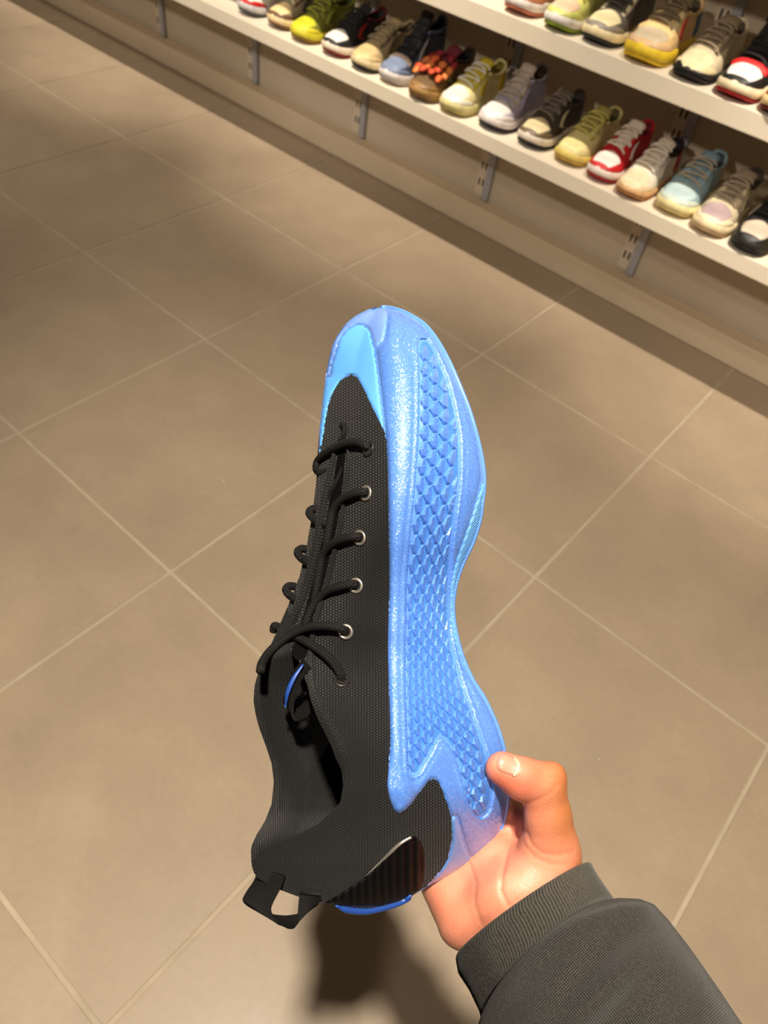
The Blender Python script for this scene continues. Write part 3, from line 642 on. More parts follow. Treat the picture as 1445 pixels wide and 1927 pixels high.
# far side and underside: closed by sections in the shoe's own axes
ys = np.linspace(579, 1706, 90); ring = 26; Wv = []; cols = []
for y in ys:
    if y <= 1619: xr = float(np.interp(y, [p[1] for p in R_SIL], [p[0] for p in R_SIL]))
    else: xr = float(np.interp(y, [1619, 1643, 1669, 1688, 1700, 1706], [899, 854, 802, 772, 741, 700]))
    xl = float(f_xL(y)) if y < 1640 else float(np.interp(y, [1640, 1651, 1672, 1687, 1697, 1706], [476, 482, 520, 560, 600, 660]))
    wb = float(f_wb(y)) * math.sqrt(max(0.02, 1 - max(0, (y - 1570) / 140) ** 2)); xb = float(f_xR(y)) - SN * float(f_wb(y))
    zr = float(z_up(xr, y)); inop = 1230 < y < 1620
    zl = float(z_lin(xl, y)) if inop else float(z_up(xl, y))
    # control points of the hidden side from the left outline round to the right one, in (x, z)
    n1, h1 = -wb * 1.0, max(10., (xb - xl) / CS * .45)
    P = [(xl, zl), (xb - CS * (h1 * 1.5) - SN * wb * .85, SN * h1 * 1.5 - CS * wb * .85), (xb - CS * h1 + SN * n1, SN * h1 + CS * n1), (xb - CS * 40 + SN * n1, SN * 40 + CS * n1),
         (xb + SN * n1 * .97, CS * n1 * .97), (xb + SN * n1 * .6 + 3, CS * n1 * .6), (xb + 4, 0), (xr - 3, zr - 12), (xr, zr)]
    P = [(max(q[0], xl + .2) if k < 4 else q[0], q[1]) for k, q in enumerate(P)]
    S = spline(P, ring); S[:, 0] = np.clip(S[:, 0], xl, xr)
    f = np.clip((S[:, 0] - xl) / max(xr - xl, 1), 0, 1); zs = zl * (1 - f) + zr * f
    d = D0 - KPX * np.maximum(zs, S[:, 1])
    c = np.stack([(S[:, 0] - IMG_W / 2) / FPX * d, np.broadcast_to(-(y - IMG_H / 2) / FPX, d.shape) * d, -(D0 - KPX * S[:, 1])], -1)
    Wv.append(c @ CR.T + CC)
Wv = np.array(Wv); nS = len(ys)
def grid_faces(n, m, off=0): return [(off + i * m + j, off + i * m + j + 1, off + (i + 1) * m + j + 1, off + (i + 1) * m + j) for i in range(n - 1) for j in range(m - 1)]
guv = [(j * 14 / 100., y / 100.) for y in ys for j in range(ring)]
ka, kb = 13, 20                         # knit above, blue cage wrap, sole underneath
def strip(name, a, b, m, grow=0., i0=0, i1=None):
    i1 = i1 or nS; G = Wv[i0:i1, a:b + 1].copy()
    if grow:
        mid = Wv[i0:i1].mean(1, keepdims=True); dv = G - mid; G = G + dv / (np.linalg.norm(dv, axis=-1, keepdims=True) + 1e-9) * grow
    w = b - a + 1
    return hpart(name, G.reshape(-1, 3), grid_faces(i1 - i0, w), m, uv=np.array(guv).reshape(nS, ring, 2)[i0:i1, a:b + 1].reshape(-1, 2))
nT = int(np.searchsorted(ys, 862))
strip('far_side_knit', 0, ka, m_knit, 0, nT, nS)
strip('far_toe', 0, ka, m_out, 0, 0, nT + 1)
strip('far_side_wrap', 8, kb, m_out, .0008)['label'] = 'pearly blue wrap on the far side'
strip('underside', kb - 1, ring - 1, m_out)['label'] = 'blue rubber underside'

# ---- blue overlays
CAGE = [(729, 586), (729, 586), (727.5, 615), (723, 637), (715, 648), (705, 654), (705, 654), (709.5, 685), (715, 732), (720.5, 781), (725, 823), (727.5, 864), (729, 920), (730.5, 1000),
        (731.5, 1107), (728, 1211), (730, 1281), (733, 1386), (730, 1440), (727.5, 1475), (731, 1499), (738, 1520), (747, 1530), (759, 1527), (776, 1511),
        (793, 1489), (807, 1471), (816, 1467), (825, 1475), (835, 1499), (843, 1523), (848.5, 1540), (848.5, 1540), (859, 1537), (859, 1537), (869, 1572), (878, 1600),
        (883, 1611), (897, 1618), (915, 1604), (935, 1579), (949, 1545), (956, 1511), (957, 1485), (955, 1450), (948, 1408), (938, 1372), (927, 1345), (911, 1314), (889, 1281), (870, 1244),
        (859, 1207), (850, 1170), (847, 1135), (851, 1097), (860, 1059), (873, 1021), (888, 980), (897, 945), (906, 905), (907, 890), (903, 856), (895, 819), (881, 775), (865, 732), (843, 683), (821, 645), (800, 617),
        (779, 601), (757, 590), (740, 586)]
PANEL = [(795, 640), (809, 647), (826, 682), (840, 715), (851, 754), (860, 798), (864.5, 837), (864.5, 878), (862, 920), (858, 950), (851, 1004), (846, 1056), (843, 1108), (844, 1156),
         (847.5, 1204), (858, 1253), (872, 1298), (886, 1338), (901, 1381), (913, 1415), (923, 1460), (924, 1492), (920, 1518), (911, 1534), (902, 1537), (891, 1527), (882, 1509),
         (876.5, 1487), (867.5, 1451), (857, 1424), (846, 1402), (835, 1388), (828, 1385), (821, 1392), (810, 1413), (797, 1435), (787, 1453), (777.5, 1458), (772, 1455),
         (769.5, 1442), (768.5, 1406), (767, 1352), (764.5, 1290), (764.5, 1211), (766, 1159), (766, 1108), (770, 1056), (776.5, 986), (783, 920), (787, 864), (790, 809),
         (791, 767), (791, 698), (788.5, 650)]
def roll(V):
    """the wrap swells between its upper edge and the panel"""
    xl = np.interp(V[:, 1], [586, 654, 823, 1000, 1386, 1530], [729, 706, 725, 730, 733, 745]); w = np.interp(V[:, 1], [586, 700, 1000, 1300, 1480], [30, 76, 44, 34, 40])
    q = np.clip((V[:, 0] - xl) / w, 0, 1); return 7 * np.sin(q * math.pi)
TOECAP = [(705, 655), (705, 655), (709.5, 686), (715, 732), (720.5, 781), (725, 826), (725, 826), (718, 806), (707, 781), (693, 754), (682, 731), (671, 711), (661, 706), (646, 713), (632, 731),
          (620, 759), (614, 790), (608, 830), (602, 854), (599.5, 854), (602, 815), (608, 760), (613, 713), (621, 708), (625, 685), (632, 662), (640, 637), (654, 619), (671, 611), (682, 611), (693, 618), (698, 628)]
plate('midsole', UNDER, m_out, 1.2, 1, .6, step=7, smooth=0)['label'] = 'blue rubber midsole under the wrap'
cage = plate('side_wrap', CAGE, m_pearl, 7, 10, 4, [PANEL], lip=3.5, step=4.5, extra=roll)
cage['label'] = 'glossy pearl-blue rubber side wrap with a zigzag lower edge'
plate('toe_cap', TOECAP, m_cap, 3.5, 4, 3, step=4.5)['label'] = 'matt sky-blue toe cap'
BUMPER = [(729, 584), (729, 584), (727.5, 616), (723, 638), (715, 649), (705, 656), (705, 656), (698, 629), (693, 619), (682, 612.5), (671, 612.5), (654, 621), (640, 639), (632, 664), (625, 686), (621, 709),
          (613.5, 714), (613.5, 714), (618, 687), (627, 650), (639, 628), (655, 608), (672, 595), (694, 584.5), (716, 581)]
plate('toe_bumper', BUMPER, m_bump, 5, 5, 3, step=4)['label'] = 'translucent periwinkle toe bumper'
# outsole edge: a rounded bead along the near rim of the sole
EDGE = [(x, y) for x, y in R_SIL]
bead = spline(EDGE, 240)
V, F, UV = tube_vf(p3(bead[:, 0] - 3.5, bead[:, 1], z_up(bead[:, 0] - 3.5, bead[:, 1]) - 2), 4.2 * KPX * .9, 8)
hpart('outsole_edge', V, F, m_out, uv=UV)
SHANK = [(910, 905), (912.5, 925), (909, 946), (904, 980), (890, 1021), (873, 1059), (860, 1097), (854, 1135), (856, 1170), (863, 1207), (874, 1244), (889, 1280), (888, 1281), (868, 1244), (856, 1207),
         (848, 1170), (846, 1135), (848, 1097), (856, 1059), (869, 1021), (883, 980), (895, 945)]
plate('shank_plate', SHANK, m_sole_light, 5, 3, 3, step=4)['label'] = 'ribbed sky-blue arch plate'
HEELBLUE = [(848.5, 1541), (850, 1579), (842, 1613), (828, 1637), (807, 1662), (797, 1671), (803, 1669), (854, 1643), (898, 1620), (883, 1612), (869, 1573), (859, 1538)]
plate('heel_counter', HEELBLUE, m_frost, 5, 6, 3, step=4)['label'] = 'frosted blue heel counter'
CLIP = [(612, 1699), (650, 1674), (686, 1650), (724, 1613), (752, 1587), (776, 1573.5), (787, 1577), (797, 1593), (801, 1624), (798, 1657), (792, 1671), (772, 1685), (741, 1698), (700, 1706), (640, 1704)]
clip = plate('heel_clip', CLIP, m_carbon, 8, 7, 3, step=4); clip['label'] = 'glossy black ribbed heel clip'
e = spline([(688, 1649), (724, 1614), (752, 1588), (774, 1575)], 24)
V, F, UV = tube_vf(p3(e[:, 0], e[:, 1], z_up(e[:, 0], e[:, 1]) + 7), np.interp(np.linspace(0, 1, 24), [0, .5, 1], [.6, 3.2, 2.5]) * KPX, 8)
hpart('clip_highlight', V, F, m_clip_glint, clip, uv=UV)  # highlight along the clip's upper edge, put in as a silver bead
e = spline([(632, 1704), (655, 1712), (690, 1714), (735, 1704), (762, 1693), (773, 1684)], 30)
V, F, UV = tube_vf(p3(e[:, 0], e[:, 1], z_up(e[:, 0], np.minimum(e[:, 1], f_yB(e[:, 0]) - 1)) + 3), np.interp(np.linspace(0, 1, 30), [0, .15, .9, 1], [2, 6, 6, 3]) * KPX, 10)
hpart('heel_edge', V, F, m_navy, uv=UV)

# ---- textured side panel: base sheet plus one faceted scale per cell
pan = plate('side_panel', PANEL, m_mesh_panel, 2.0, 1, 0, step=6)
pan['label'] = 'perforated blue panel covered in faceted scales'
P_ = smooth_poly(PANEL, 4.)
f_pl = Curve1([(640, 788), (698, 791), (767, 791), (809, 790), (864, 787), (920, 783), (986, 776.5), (1056, 770), (1108, 766), (1211, 764.5), (1290, 764.5), (1352, 767), (1406, 768.5), (1460, 771), (1540, 775)])
f_pr = Curve1([(640, 803), (682, 826), (715, 840), (754, 851), (798, 860), (837, 864.5), (878, 864.5), (920, 862), (1004, 851), (1056, 846), (1108, 843), (1156, 844), (1204, 847.5), (1253, 858), (1298, 872), (1338, 886), (1381, 901), (1415, 913), (1460, 923), (1540, 935)])
f_cl = Curve1([(640, .45), (850, .4), (960, .45), (1100, .5), (1540, .5)])
f_cr = Curve1([(640, 1.1), (690, 2.6), (750, 3.6), (850, 4.5), (960, 5.6), (1100, 7.4), (1220, 8.6), (1330, 10.2), (1540, 11.5)])
f_row = Curve1([(620, 0)] + [(y, r) for y, r in zip(range(660, 1561, 20), np.cumsum([40 / 30.] + [20 / np.interp(yy, [660, 850, 960, 1100, 1220, 1330, 1420, 1560], [29, 31, 38, 37, 30, 25, 26, 30]) for yy in range(680, 1561, 20)]))])
f_rinv = Curve1([(float(f_row(y)), y) for y in range(620, 1561, 5)])
def cell_xy(c, r):
    y = f_rinv(r); a, b = f_cl(y), f_cr(y); q = (c - a) / (b - a); g = np.interp(y, [700, 900, 1050, 1250, 1400], [1., 1.02, .86, .94, 1.])
    q = np.sign(q) * np.abs(q) ** g
    return f_pl(y) + q * (f_pr(y) - f_pl(y)), y
hexs = [(.27, -.5), (.73, 0), (.27, .5), (-.27, .5), (-.73, 0), (-.27, -.5)]
ncell = 0
for ci in range(0, 13):
    for ri in range(0, 40):
        c0, r0 = float(ci), ri + (.5 if ci % 2 else 0)
        if r0 > float(f_row(1550)) or r0 < .2: continue
        ctr = np.array([cell_xy(c0, r0)]).reshape(1, 2)
        if not inside(ctr, P_)[0]: continue
        H = np.array([np.array(cell_xy(c0 + a * .99, r0 + b * .985)).ravel() for a, b in hexs])
        # keep the scale within the panel
        ins = inside(H, P_)
        for k in range(6):
            if not ins[k]:
                lo, hi = 0., 1.
                for _ in range(7):
                    md = (lo + hi) / 2
                    if inside((ctr + (H[k] - ctr) * md), P_)[0]: lo = md
                    else: hi = md
                H[k] = (ctr + (H[k] - ctr) * lo)[0]
        c = H.mean(0)
        if max(np.ptp(H[:, 0]), np.ptp(H[:, 1])) < 7: continue
        w = np.ptp(H[:, 0])
        # crest runs top to bottom, left of the middle: bright facet to the left, deep one to the right
        crest = [c + (H[[0, 5]].mean(0) - c) * .62 - (w * .10, 0), c - (w * .14, 0), c + (H[[2, 3]].mean(0) - c) * .62 - (w * .10, 0)]
        right = [c + (H[1] - c) * .45]
        Q = np.vstack([H, crest, right])
        hz = np.array([0.0, -1.5, 0.0, 2.5, 4.5, 2.5, 10.0, 13.0, 10.0, 2.0]) * np.clip(w / 18, .55, 1.2)
        W = p3(Q[:, 0], Q[:, 1], z_up(Q[:, 0], Q[:, 1]) + hz)
        Fc = [(5, 4, 7, 6), (4, 3, 8, 7), (5, 6, 0), (3, 2, 8), (0, 6, 7, 9), (9, 7, 8, 2), (0, 9, 1), (9, 2, 1)]
        hpart('scale', W, Fc, m_scale, pan, uv=Q / 100., smooth=False); ncell += 1
print('scales', ncell)

# ---- eyelets and laces
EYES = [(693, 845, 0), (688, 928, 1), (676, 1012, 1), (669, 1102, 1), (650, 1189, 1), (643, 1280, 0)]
for x, y, lit in EYES:
    n = normal_at(x, y); c = surf(x, y, 1.5)[()] ; a = np.cross(n, (0, 0, 1.)); a /= np.linalg.norm(a); b = np.cross(n, a)
    V = []; F = []; na, nb = 28, 8; ro, rt = 11.5 * KPX * .9, 2.9 * KPX * .9
    for i in range(na):
        w = 2 * math.pi * i / na; r = math.cos(w) * a + math.sin(w) * b
        for j in range(nb):
            q = 2 * math.pi * j / nb; V.append(c + r * (ro + rt * math.cos(q)) + n * rt * .7 * math.sin(q))
            F.append((i * nb + j, ((i + 1) % na) * nb + j, ((i + 1) % na) * nb + (j + 1) % nb, i * nb + (j + 1) % nb))
    ey = hpart('eyelet', V, F, m_eyelet if lit else m_eyelet_d)  # unlit rings take a darker metal: their shade is put into the colour
    k = len(V); V2 = [c - n * .0004] + [c - n * .0004 + (math.cos(2 * math.pi * i / 20) * a + math.sin(2 * math.pi * i / 20) * b) * ro for i in range(20)]
    hpart('eyelet_hole', V2, [(0, 1 + i, 1 + (i + 1) % 20) for i in range(20)], m_eyelet_d, ey)
LR = 8.2
def lace(path, rad=LR, n=46):
    """path of (x, y, offset above the shoe)"""
    S = spline(path, n); xx = S[:, 0]; xx_in = np.maximum(xx, f_xL(S[:, 1]) + 2)
    W = p3(xx, S[:, 1], z_up(xx_in, S[:, 1]) + S[:, 2])
    V, F, UV = tube_vf(W, rad * KPX * .88, 12); return hpart('lace', V, F, m_lace, uv=UV)
lace([(694, 846, -8), (688, 838, 6), (668, 832, 13), (642, 838, 14), (615, 851, 14), (598, 868, 8), (596, 884, -2), (606, 890, -10), (622, 884, -14)])
lace([(690, 929, -8), (684, 926, 6), (664, 930, 13), (642, 941, 14), (627, 962, 11), (620, 990, 7), (615, 1020, 3), (612, 1044, -8)])
lace([(677, 1013, -8), (671, 1010, 6), (650, 1013, 13), (627, 1023, 14), (609, 1042, 11), (601, 1075, 7), (596, 1105, 2), (592, 1130, -8)])
lace([(670, 1103, -8), (664, 1099, 6), (642, 1103, 13), (616, 1112, 14), (596, 1130, 12), (583, 1152, 8), (573, 1180, 2), (566, 1196, -8)])
lace([(651, 1190, -8), (644, 1184, 7), (618, 1178, 15), (584, 1180, 20), (556, 1190, 22), (530, 1206, 20), (508, 1226, 16), (494, 1246, 8), (490, 1262, -6)])
lace([(644, 1281, -8), (640, 1268, 7), (628, 1248, 14), (606, 1227, 14), (580, 1210, 12), (556, 1197, 8), (532, 1184, 8), (517, 1178, 3), (515, 1188, -8)])
for x, y in ((585, 963), (563, 1038), (541, 1108)):
    lace([(x + 34, y + 24, -6), (x + 20, y + 21, 4), (x + 5, y + 13, 9), (x - 3, y + 2, 6), (x + 3, y - 5, 0), (x + 14, y - 4, -8)], n=30)
lace([(644, 800, -6), (650, 806, 3), (646, 822, 4), (634, 846, 2), (628, 868, -4)], 6.5, 24)
lace([(648, 880, -10), (636, 905, -4), (622, 930, -4), (612, 960, -10)], 7, 24)

# ---- lacing gap: far eyestay edge, dark tongue in the gap, tongue tab
def ribbon(name, ctr, wid, m, thick=1.6, parent=None, n=40):
    """flat band: centre path (x, y, z absolute) with half-width vectors (x, y, z)"""
    S = spline(ctr, n); Wd = spline(wid, n)
    A, B = p3(*(S + Wd).T), p3(*(S - Wd).T)
    T = np.gradient((A + B) / 2, axis=0); N = np.cross(T, A - B); N /= np.linalg.norm(N, axis=1)[:, None] + 1e-12; N *= thick * KPX
    V = np.concatenate([A + N, B + N, B - N, A - N]); F = []
    for i in range(n - 1):
        for a, b in ((0, 1), (1, 2), (2, 3), (3, 0)): F.append((a * n + i, b * n + i, b * n + i + 1, a * n + i + 1))
    F += [(0, n, 2 * n, 3 * n), (n - 1, 4 * n - 1, 3 * n - 1, 2 * n - 1)]
    L = np.concatenate([[0], np.cumsum(np.linalg.norm(np.diff(S[:, :2], axis=0), axis=1))]) / 100
    UV = [(q, l) for q in (.0, .3, .3, .0) for l in L]
    return hpart(name, V, F, m, parent, uv=UV)
GAP = [(645, 806), (652, 835), (650, 870), (645, 920), (636, 985), (624, 1040), (611, 1095), (590, 1165), (578, 1235), (556, 1240), (548, 1215), (566, 1168), (588, 1090), (601, 1030), (611, 985), (622, 925), (632, 870), (638, 830)]
m_dark = mat('gap_black', (7, 7, 7), .9, spec=.05)
plate('tongue', GAP, m_dark, 1.5, 3, 1, step=4)['label'] = 'black tongue showing between the lace rows'
e = spline([(653, 822), (655, 870), (650, 922), (641, 987), (629, 1042), (616, 1096), (596, 1165), (585, 1235), (588, 1295), (604, 1342), (634, 1402), (648, 1444), (652, 1480), (648, 1506), (640, 1530)], 120)
V, F, UV = tube_vf(p3(e[:, 0], e[:, 1], z_up(e[:, 0] + 4, e[:, 1]) - 1), np.interp(np.linspace(0, 1, 120), [0, .1, .5, .75, .86], [2, 4, 6, 9, .5]) * KPX, 10)
hpart('collar_binding', V, F, m_knit2, upper, uv=np.array(UV) * (35, .5))
e = spline([(636, 835), (622, 900), (606, 985), (592, 1060), (572, 1125), (546, 1180), (522, 1222), (505, 1258), (497, 1300)], 80)
V, F, UV = tube_vf(p3(e[:, 0] - 3, e[:, 1], z_up(e[:, 0], np.minimum(e[:, 1], 1215)) + 2), np.interp(np.linspace(0, 1, 80), [0, .2, .7, 1], [3, 8, 11, 9]) * KPX, 10)
hpart('eyestay_edge', V, F, m_knit, upper, uv=np.array(UV) * (35, .5))
zt = float(z_up(590, 1250))
tab = ribbon('tongue_tab', [(578, 1248, zt + 6), (560, 1272, zt + 12), (548, 1300, zt + 14), (543, 1328, zt + 8), (552, 1346, zt), (570, 1340, zt - 8), (584, 1322, zt - 14), (580, 1306, zt - 18), (566, 1312, zt - 24)],
             [(7, 8, 10), (8, 6, 14), (8, 3, 16), (8, 6, 16), (3, 10, 14), (6, 10, 12), (8, 5, 12), (6, -6, 10), (5, -6, 8)], m_blk)
ribbon('tab_lining', [(571, 1250, zt + 18), (553, 1276, zt + 26), (541, 1304, zt + 29), (537, 1330, zt + 22)], [(1, 1, 1), (3.5, 1.5, 1), (3.5, 1, 1), (1, 1, 1)], m_navy, 1.2, tab, 20)
zc = float(TN * (f_xR(1650) - SN * f_wb(1650) - 500))
pull = ribbon('pull_tab', [(512, 1640, zc), (503, 1664, zc - 2), (488, 1690, zc - 8), (484, 1706, zc - 14), (500, 1722, zc - 22), (530, 1734, zc - 30), (552, 1734, zc - 34), (570, 1722, zc - 34), (580, 1702, zc - 30), (584, 1682, zc - 22)],
              [(24, 9, 6), (24, 9, 6), (24, 13, 4), (26, 12, 2), (20, 12, 0), (8, 12, 0), (2, 12, 2), (-10, 10, 4), (-18, 2, 6), (-20, -2, 8)], m_blk, 2.2, None, 60)
pull['label'] = 'black webbing pull loop at the heel'

# ================================================================== the person: hand, cuff, sleeve and the body standing behind the phone
def nets(S, org, st):
    """surface nets: zero level of a sampled field -> quads"""
    ins = S < 0; nx, ny, nz = S.shape
    c = np.zeros((nx - 1, ny - 1, nz - 1), int)
    for dx in (0, 1):
        for dy in (0, 1):
            for dz in (0, 1): c += ins[dx:nx - 1 + dx, dy:ny - 1 + dy, dz:nz - 1 + dz]
    act = (c > 0) & (c < 8); I = np.argwhere(act); idx = -np.ones(act.shape, int); idx[act] = np.arange(len(I))
    acc = np.zeros((len(I), 3)); cnt = np.zeros(len(I))
    cor = [(0, 0, 0), (1, 0, 0), (0, 1, 0), (1, 1, 0), (0, 0, 1), (1, 0, 1), (0, 1, 1), (1, 1, 1)]
    val = [S[I[:, 0] + a, I[:, 1] + b, I[:, 2] + d] for a, b, d in cor]
    for a in range(8):
        for b in range(a + 1, 8):
            if sum(abs(cor[a][k] - cor[b][k]) for k in range(3)) != 1: continue
            m = (val[a] < 0) != (val[b] < 0)
            t = val[a][m] / (val[a][m] - val[b][m])
            acc[m] += np.array(cor[a]) + t[:, None] * (np.array(cor[b]) - np.array(cor[a])); cnt[m] += 1
    V = org + st * (I + acc / cnt[:, None]); Q = []
    for ax in range(3):
        o = [np.array(v) for v in ((1, 0, 0), (0, 1, 0), (0, 0, 1))]; u, v = o[(ax + 1) % 3], o[(ax + 2) % 3]
        sl = [slice(1, n - 1) for n in S.shape]; sl[ax] = slice(0, S.shape[ax] - 1); s2 = list(sl); s2[ax] = slice(1, S.shape[ax])
        A, B = ins[tuple(sl)], ins[tuple(s2)]; base = np.array([s.start for s in sl])
        for flip, m in ((False, A & ~B), (True, ~A & B)):
            p = np.argwhere(m) + base
            if not len(p): continue
            q = [p - u - v, p - v, p, p - u]; q = np.stack([idx[tuple(k.T)] for k in q], 1)
            Q.append(q[:, ::-1] if flip else q)
    return V, np.vstack(Q)
def cone(P, a, b, ra, rb, sq=None):
    """rounded cone distance; sq flattens along an axis"""
    a = np.array(a, float); b = np.array(b, float); ab = b - a; pa = P - a
    t = np.clip((pa @ ab) / (ab @ ab), 0, 1)
    return np.linalg.norm(pa - t[..., None] * ab, axis=-1) - (ra + (rb - ra) * t)
def ell(P, c, r, rot=None):
    q = P - np.array(c, float)
    if rot is not None: q = q @ rot
    q = q / np.array(r, float); k = np.linalg.norm(q, axis=-1)
    return (k - 1) * min(r)
def smin(a, b, k):
    h = np.clip(.5 + .5 * (b - a) / k, 0, 1); return b + (a - b) * h - k * h * (1 - h)

ST = 4.0; lo = np.array([690., 1250., -240.]); hi = np.array([1240., 1900., 215.])
nn = np.ceil((hi - lo) / ST).astype(int) + 1
G = np.stack(np.meshgrid(*[lo[k] + ST * np.arange(nn[k]) for k in range(3)], indexing='ij'), -1).astype(np.float32)
# forearm and wrist (inside the cuff), heel of the hand, metacarpals
S = cone(G, (1110, 1890, 70), (985, 1712, 42), 98, 92)
S = smin(S, cone(G, (958, 1690, 30), (930, 1640, 2), 84, 66), 40)
S = smin(S, cone(G, (880, 1735, 20), (845, 1668, -8), 58, 46), 34)          # little-finger side
S = smin(S, cone(G, (1022, 1668, 50), (1030, 1600, 62), 80, 55), 30)        # ball of the thumb
for a, b, ra, rb in (((960, 1640, 0), (890, 1500, -112), 58, 44), ((920, 1650, -6), (842, 1515, -132), 55, 42),
                     ((885, 1670, -10), (795, 1540, -135), 50, 40), ((860, 1690, -8), (768, 1580, -118), 46, 36)):
    S = smin(S, cone(G, a, b, ra, rb), 26)
S = smin(S, cone(G, (1022, 1560, 20), (930, 1520, -70), 34, 38), 30)        # web between thumb and forefinger
# fingers curled behind the heel of the shoe
for ch in ([(890, 1500, -112, 42), (858, 1405, -160, 37), (815, 1335, -168, 32), (782, 1305, -140, 28)],
           [(842, 1515, -132, 42), (800, 1410, -178, 37), (750, 1330, -182, 33), (722, 1298, -150, 28)],
           [(795, 1540, -135, 40), (745, 1440, -175, 35), (705, 1370, -165, 31), (690, 1340, -135, 27)],
           [(768, 1580, -118, 36), (728, 1500, -150, 30), (705, 1445, -140, 27), (700, 1420, -120, 24)]):
    Fg = None
    for p, q in zip(ch[:-1], ch[1:]):
        d = cone(G, p[:3], q[:3], p[3], q[3]); Fg = d if Fg is None else smin(Fg, d, 9)
    S = smin(S, Fg, 10)
# thumb: base, knuckle, tip lying on the sole edge
T = cone(G, (1040, 1610, 66), (1031, 1536, 104), 54, 43)
T = smin(T, cone(G, (1031, 1536, 104), (1022, 1478, 128), 43, 42), 12)
T = smin(T, cone(G, (1022, 1478, 128), (985, 1466, 142), 40, 40), 14)
T = smin(T, cone(G, (985, 1466, 142), (945, 1446, 150), 40, 33), 12)
T = smin(T, ell(G, (1040, 1460, 126), (24, 26, 30)), 14)
S = smin(S, T, 18)
HV, HF = nets(S, lo, ST)
# smooth, then press the creases in
def relax(V, F, it=6):
    e = np.vstack([F[:, [0, 1]], F[:, [1, 2]], F[:, [2, 3]], F[:, [3, 0]]]); n = len(V)
    for _ in range(it):
        s = np.zeros_like(V); c = np.zeros(n)
        for k in range(3): s[:, k] = np.bincount(e[:, 0], V[e[:, 1], k], n) + np.bincount(e[:, 1], V[e[:, 0], k], n)
        c = np.bincount(e[:, 0], minlength=n) + np.bincount(e[:, 1], minlength=n)
        V = V * .5 + .5 * s / np.maximum(c, 1)[:, None]
    return V
HV = relax(HV, HF, 5)
def polydist(V, line):
    P = np.asarray(line, float); D = np.full(len(V), 1e9)
    for a, b in zip(P[:-1], P[1:]):
        ab = b - a; t = np.clip(((V[:, :2] - a) @ ab) / (ab @ ab), 0, 1); D = np.minimum(D, np.linalg.norm(V[:, :2] - a - t[:, None] * ab, axis=1))
    return D
e1 = HV[HF[:, 2]] - HV[HF[:, 0]]; e2 = HV[HF[:, 3]] - HV[HF[:, 1]]; fn = np.cross(e1, e2); vn = np.zeros_like(HV)
for k in range(4): np.add.at(vn, HF[:, k], fn)
vn /= np.linalg.norm(vn, axis=1)[:, None] + 1e-9
front = vn[:, 2] > .05
for line, dep, w in (([(958, 1540), (962, 1572), (952, 1610), (944, 1645), (942, 1676), (955, 1704)], 5, 5), ([(989, 1514), (1013, 1506), (1034, 1494), (1048, 1478)], 2.6, 4),
                     ([(988, 1560), (1000, 1590), (1020, 1606), (1048, 1610), (1078, 1604)], 3, 4), ([(985, 1588), (1004, 1612), (1034, 1626), (1066, 1628)], 2.2, 4),
                     ([(1018, 1450), (1028, 1462), (1040, 1466), (1052, 1463)], 1.8, 3), ([(1014, 1462), (1026, 1474), (1042, 1477), (1056, 1474)], 1.6, 3),
                     ([(880, 1620), (895, 1660), (892, 1700), (905, 1740)], 2, 4)):
    d = polydist(HV, line); HV = HV - vn * (.6 * dep * np.exp(-(d / w) ** 2) * front)[:, None]
# skin tint: tan on the back of the thumb, pink on the palm
tan = np.clip((HV[:, 0] - 985) / 80, 0, 1) * np.clip((1640 - HV[:, 1]) / 90, 0, 1)
tan = np.maximum(tan, np.clip((HV[:, 0] - 1060) / 50, 0, 1)); tan = np.maximum(tan, np.clip(-(vn[:, 2] + .1) * 3, 0, 1))
tip = np.exp(-(((HV[:, 0] - 950) / 60) ** 2 + ((HV[:, 1] - 1480) / 38) ** 2))
c_palm, c_tan, c_tip = (np.array(lin(*q)) for q in ((208, 134, 108), (176, 110, 66), (202, 106, 80)))
colv = c_palm * (1 - tan[:, None]) + c_tan * tan[:, None]; colv = colv * (1 - .8 * tip[:, None]) + c_tip * .8 * tip[:, None]
m_skin = mat('skin', (220, 150, 115), .48, spec=.35, sss=.25, srad=(1, .35, .2)); t = NT(m_skin)
at_ = t.add('ShaderNodeAttribute'); at_.attribute_name = 'skin_tint'
tc = t.add('ShaderNodeTexCoord'); nz = t.add('ShaderNodeTexNoise', Scale=70., Detail=4.); t.link(tc.outputs['Object'], nz.inputs['Vector'])
mixn = t.add('ShaderNodeMix'); mixn.data_type = 'RGBA'; mixn.blend_type = 'MULTIPLY'; mixn.inputs[0].default_value = .5
t.link(at_.outputs['Color'], mixn.inputs[6]); t.link(t.ramp(nz.outputs[0], [(.35, (.82, .70, .66, 1)), (.65, (1, 1, 1, 1))]), mixn.inputs[7])
t.link(mixn.outputs[2], t.b.inputs['Base Color'])
n2 = t.add('ShaderNodeTexVoronoi', Scale=900.); t.link(tc.outputs['Object'], n2.inputs['Vector'])
n3 = t.add('ShaderNodeTexNoise', Scale=260., Detail=3.); t.link(tc.outputs['Object'], n3.inputs['Vector'])
t.link(t.bump(t.math('ADD', n2.outputs['Distance'], n3.outputs[0]), .18, .0006), t.b.inputs['Normal'])
m_nail = mat('nail', (206, 132, 112), .35, coat=.3, spec=.5)
m_nail_rim = mat('nail_rim', (214, 156, 136), .5, coat=.1)

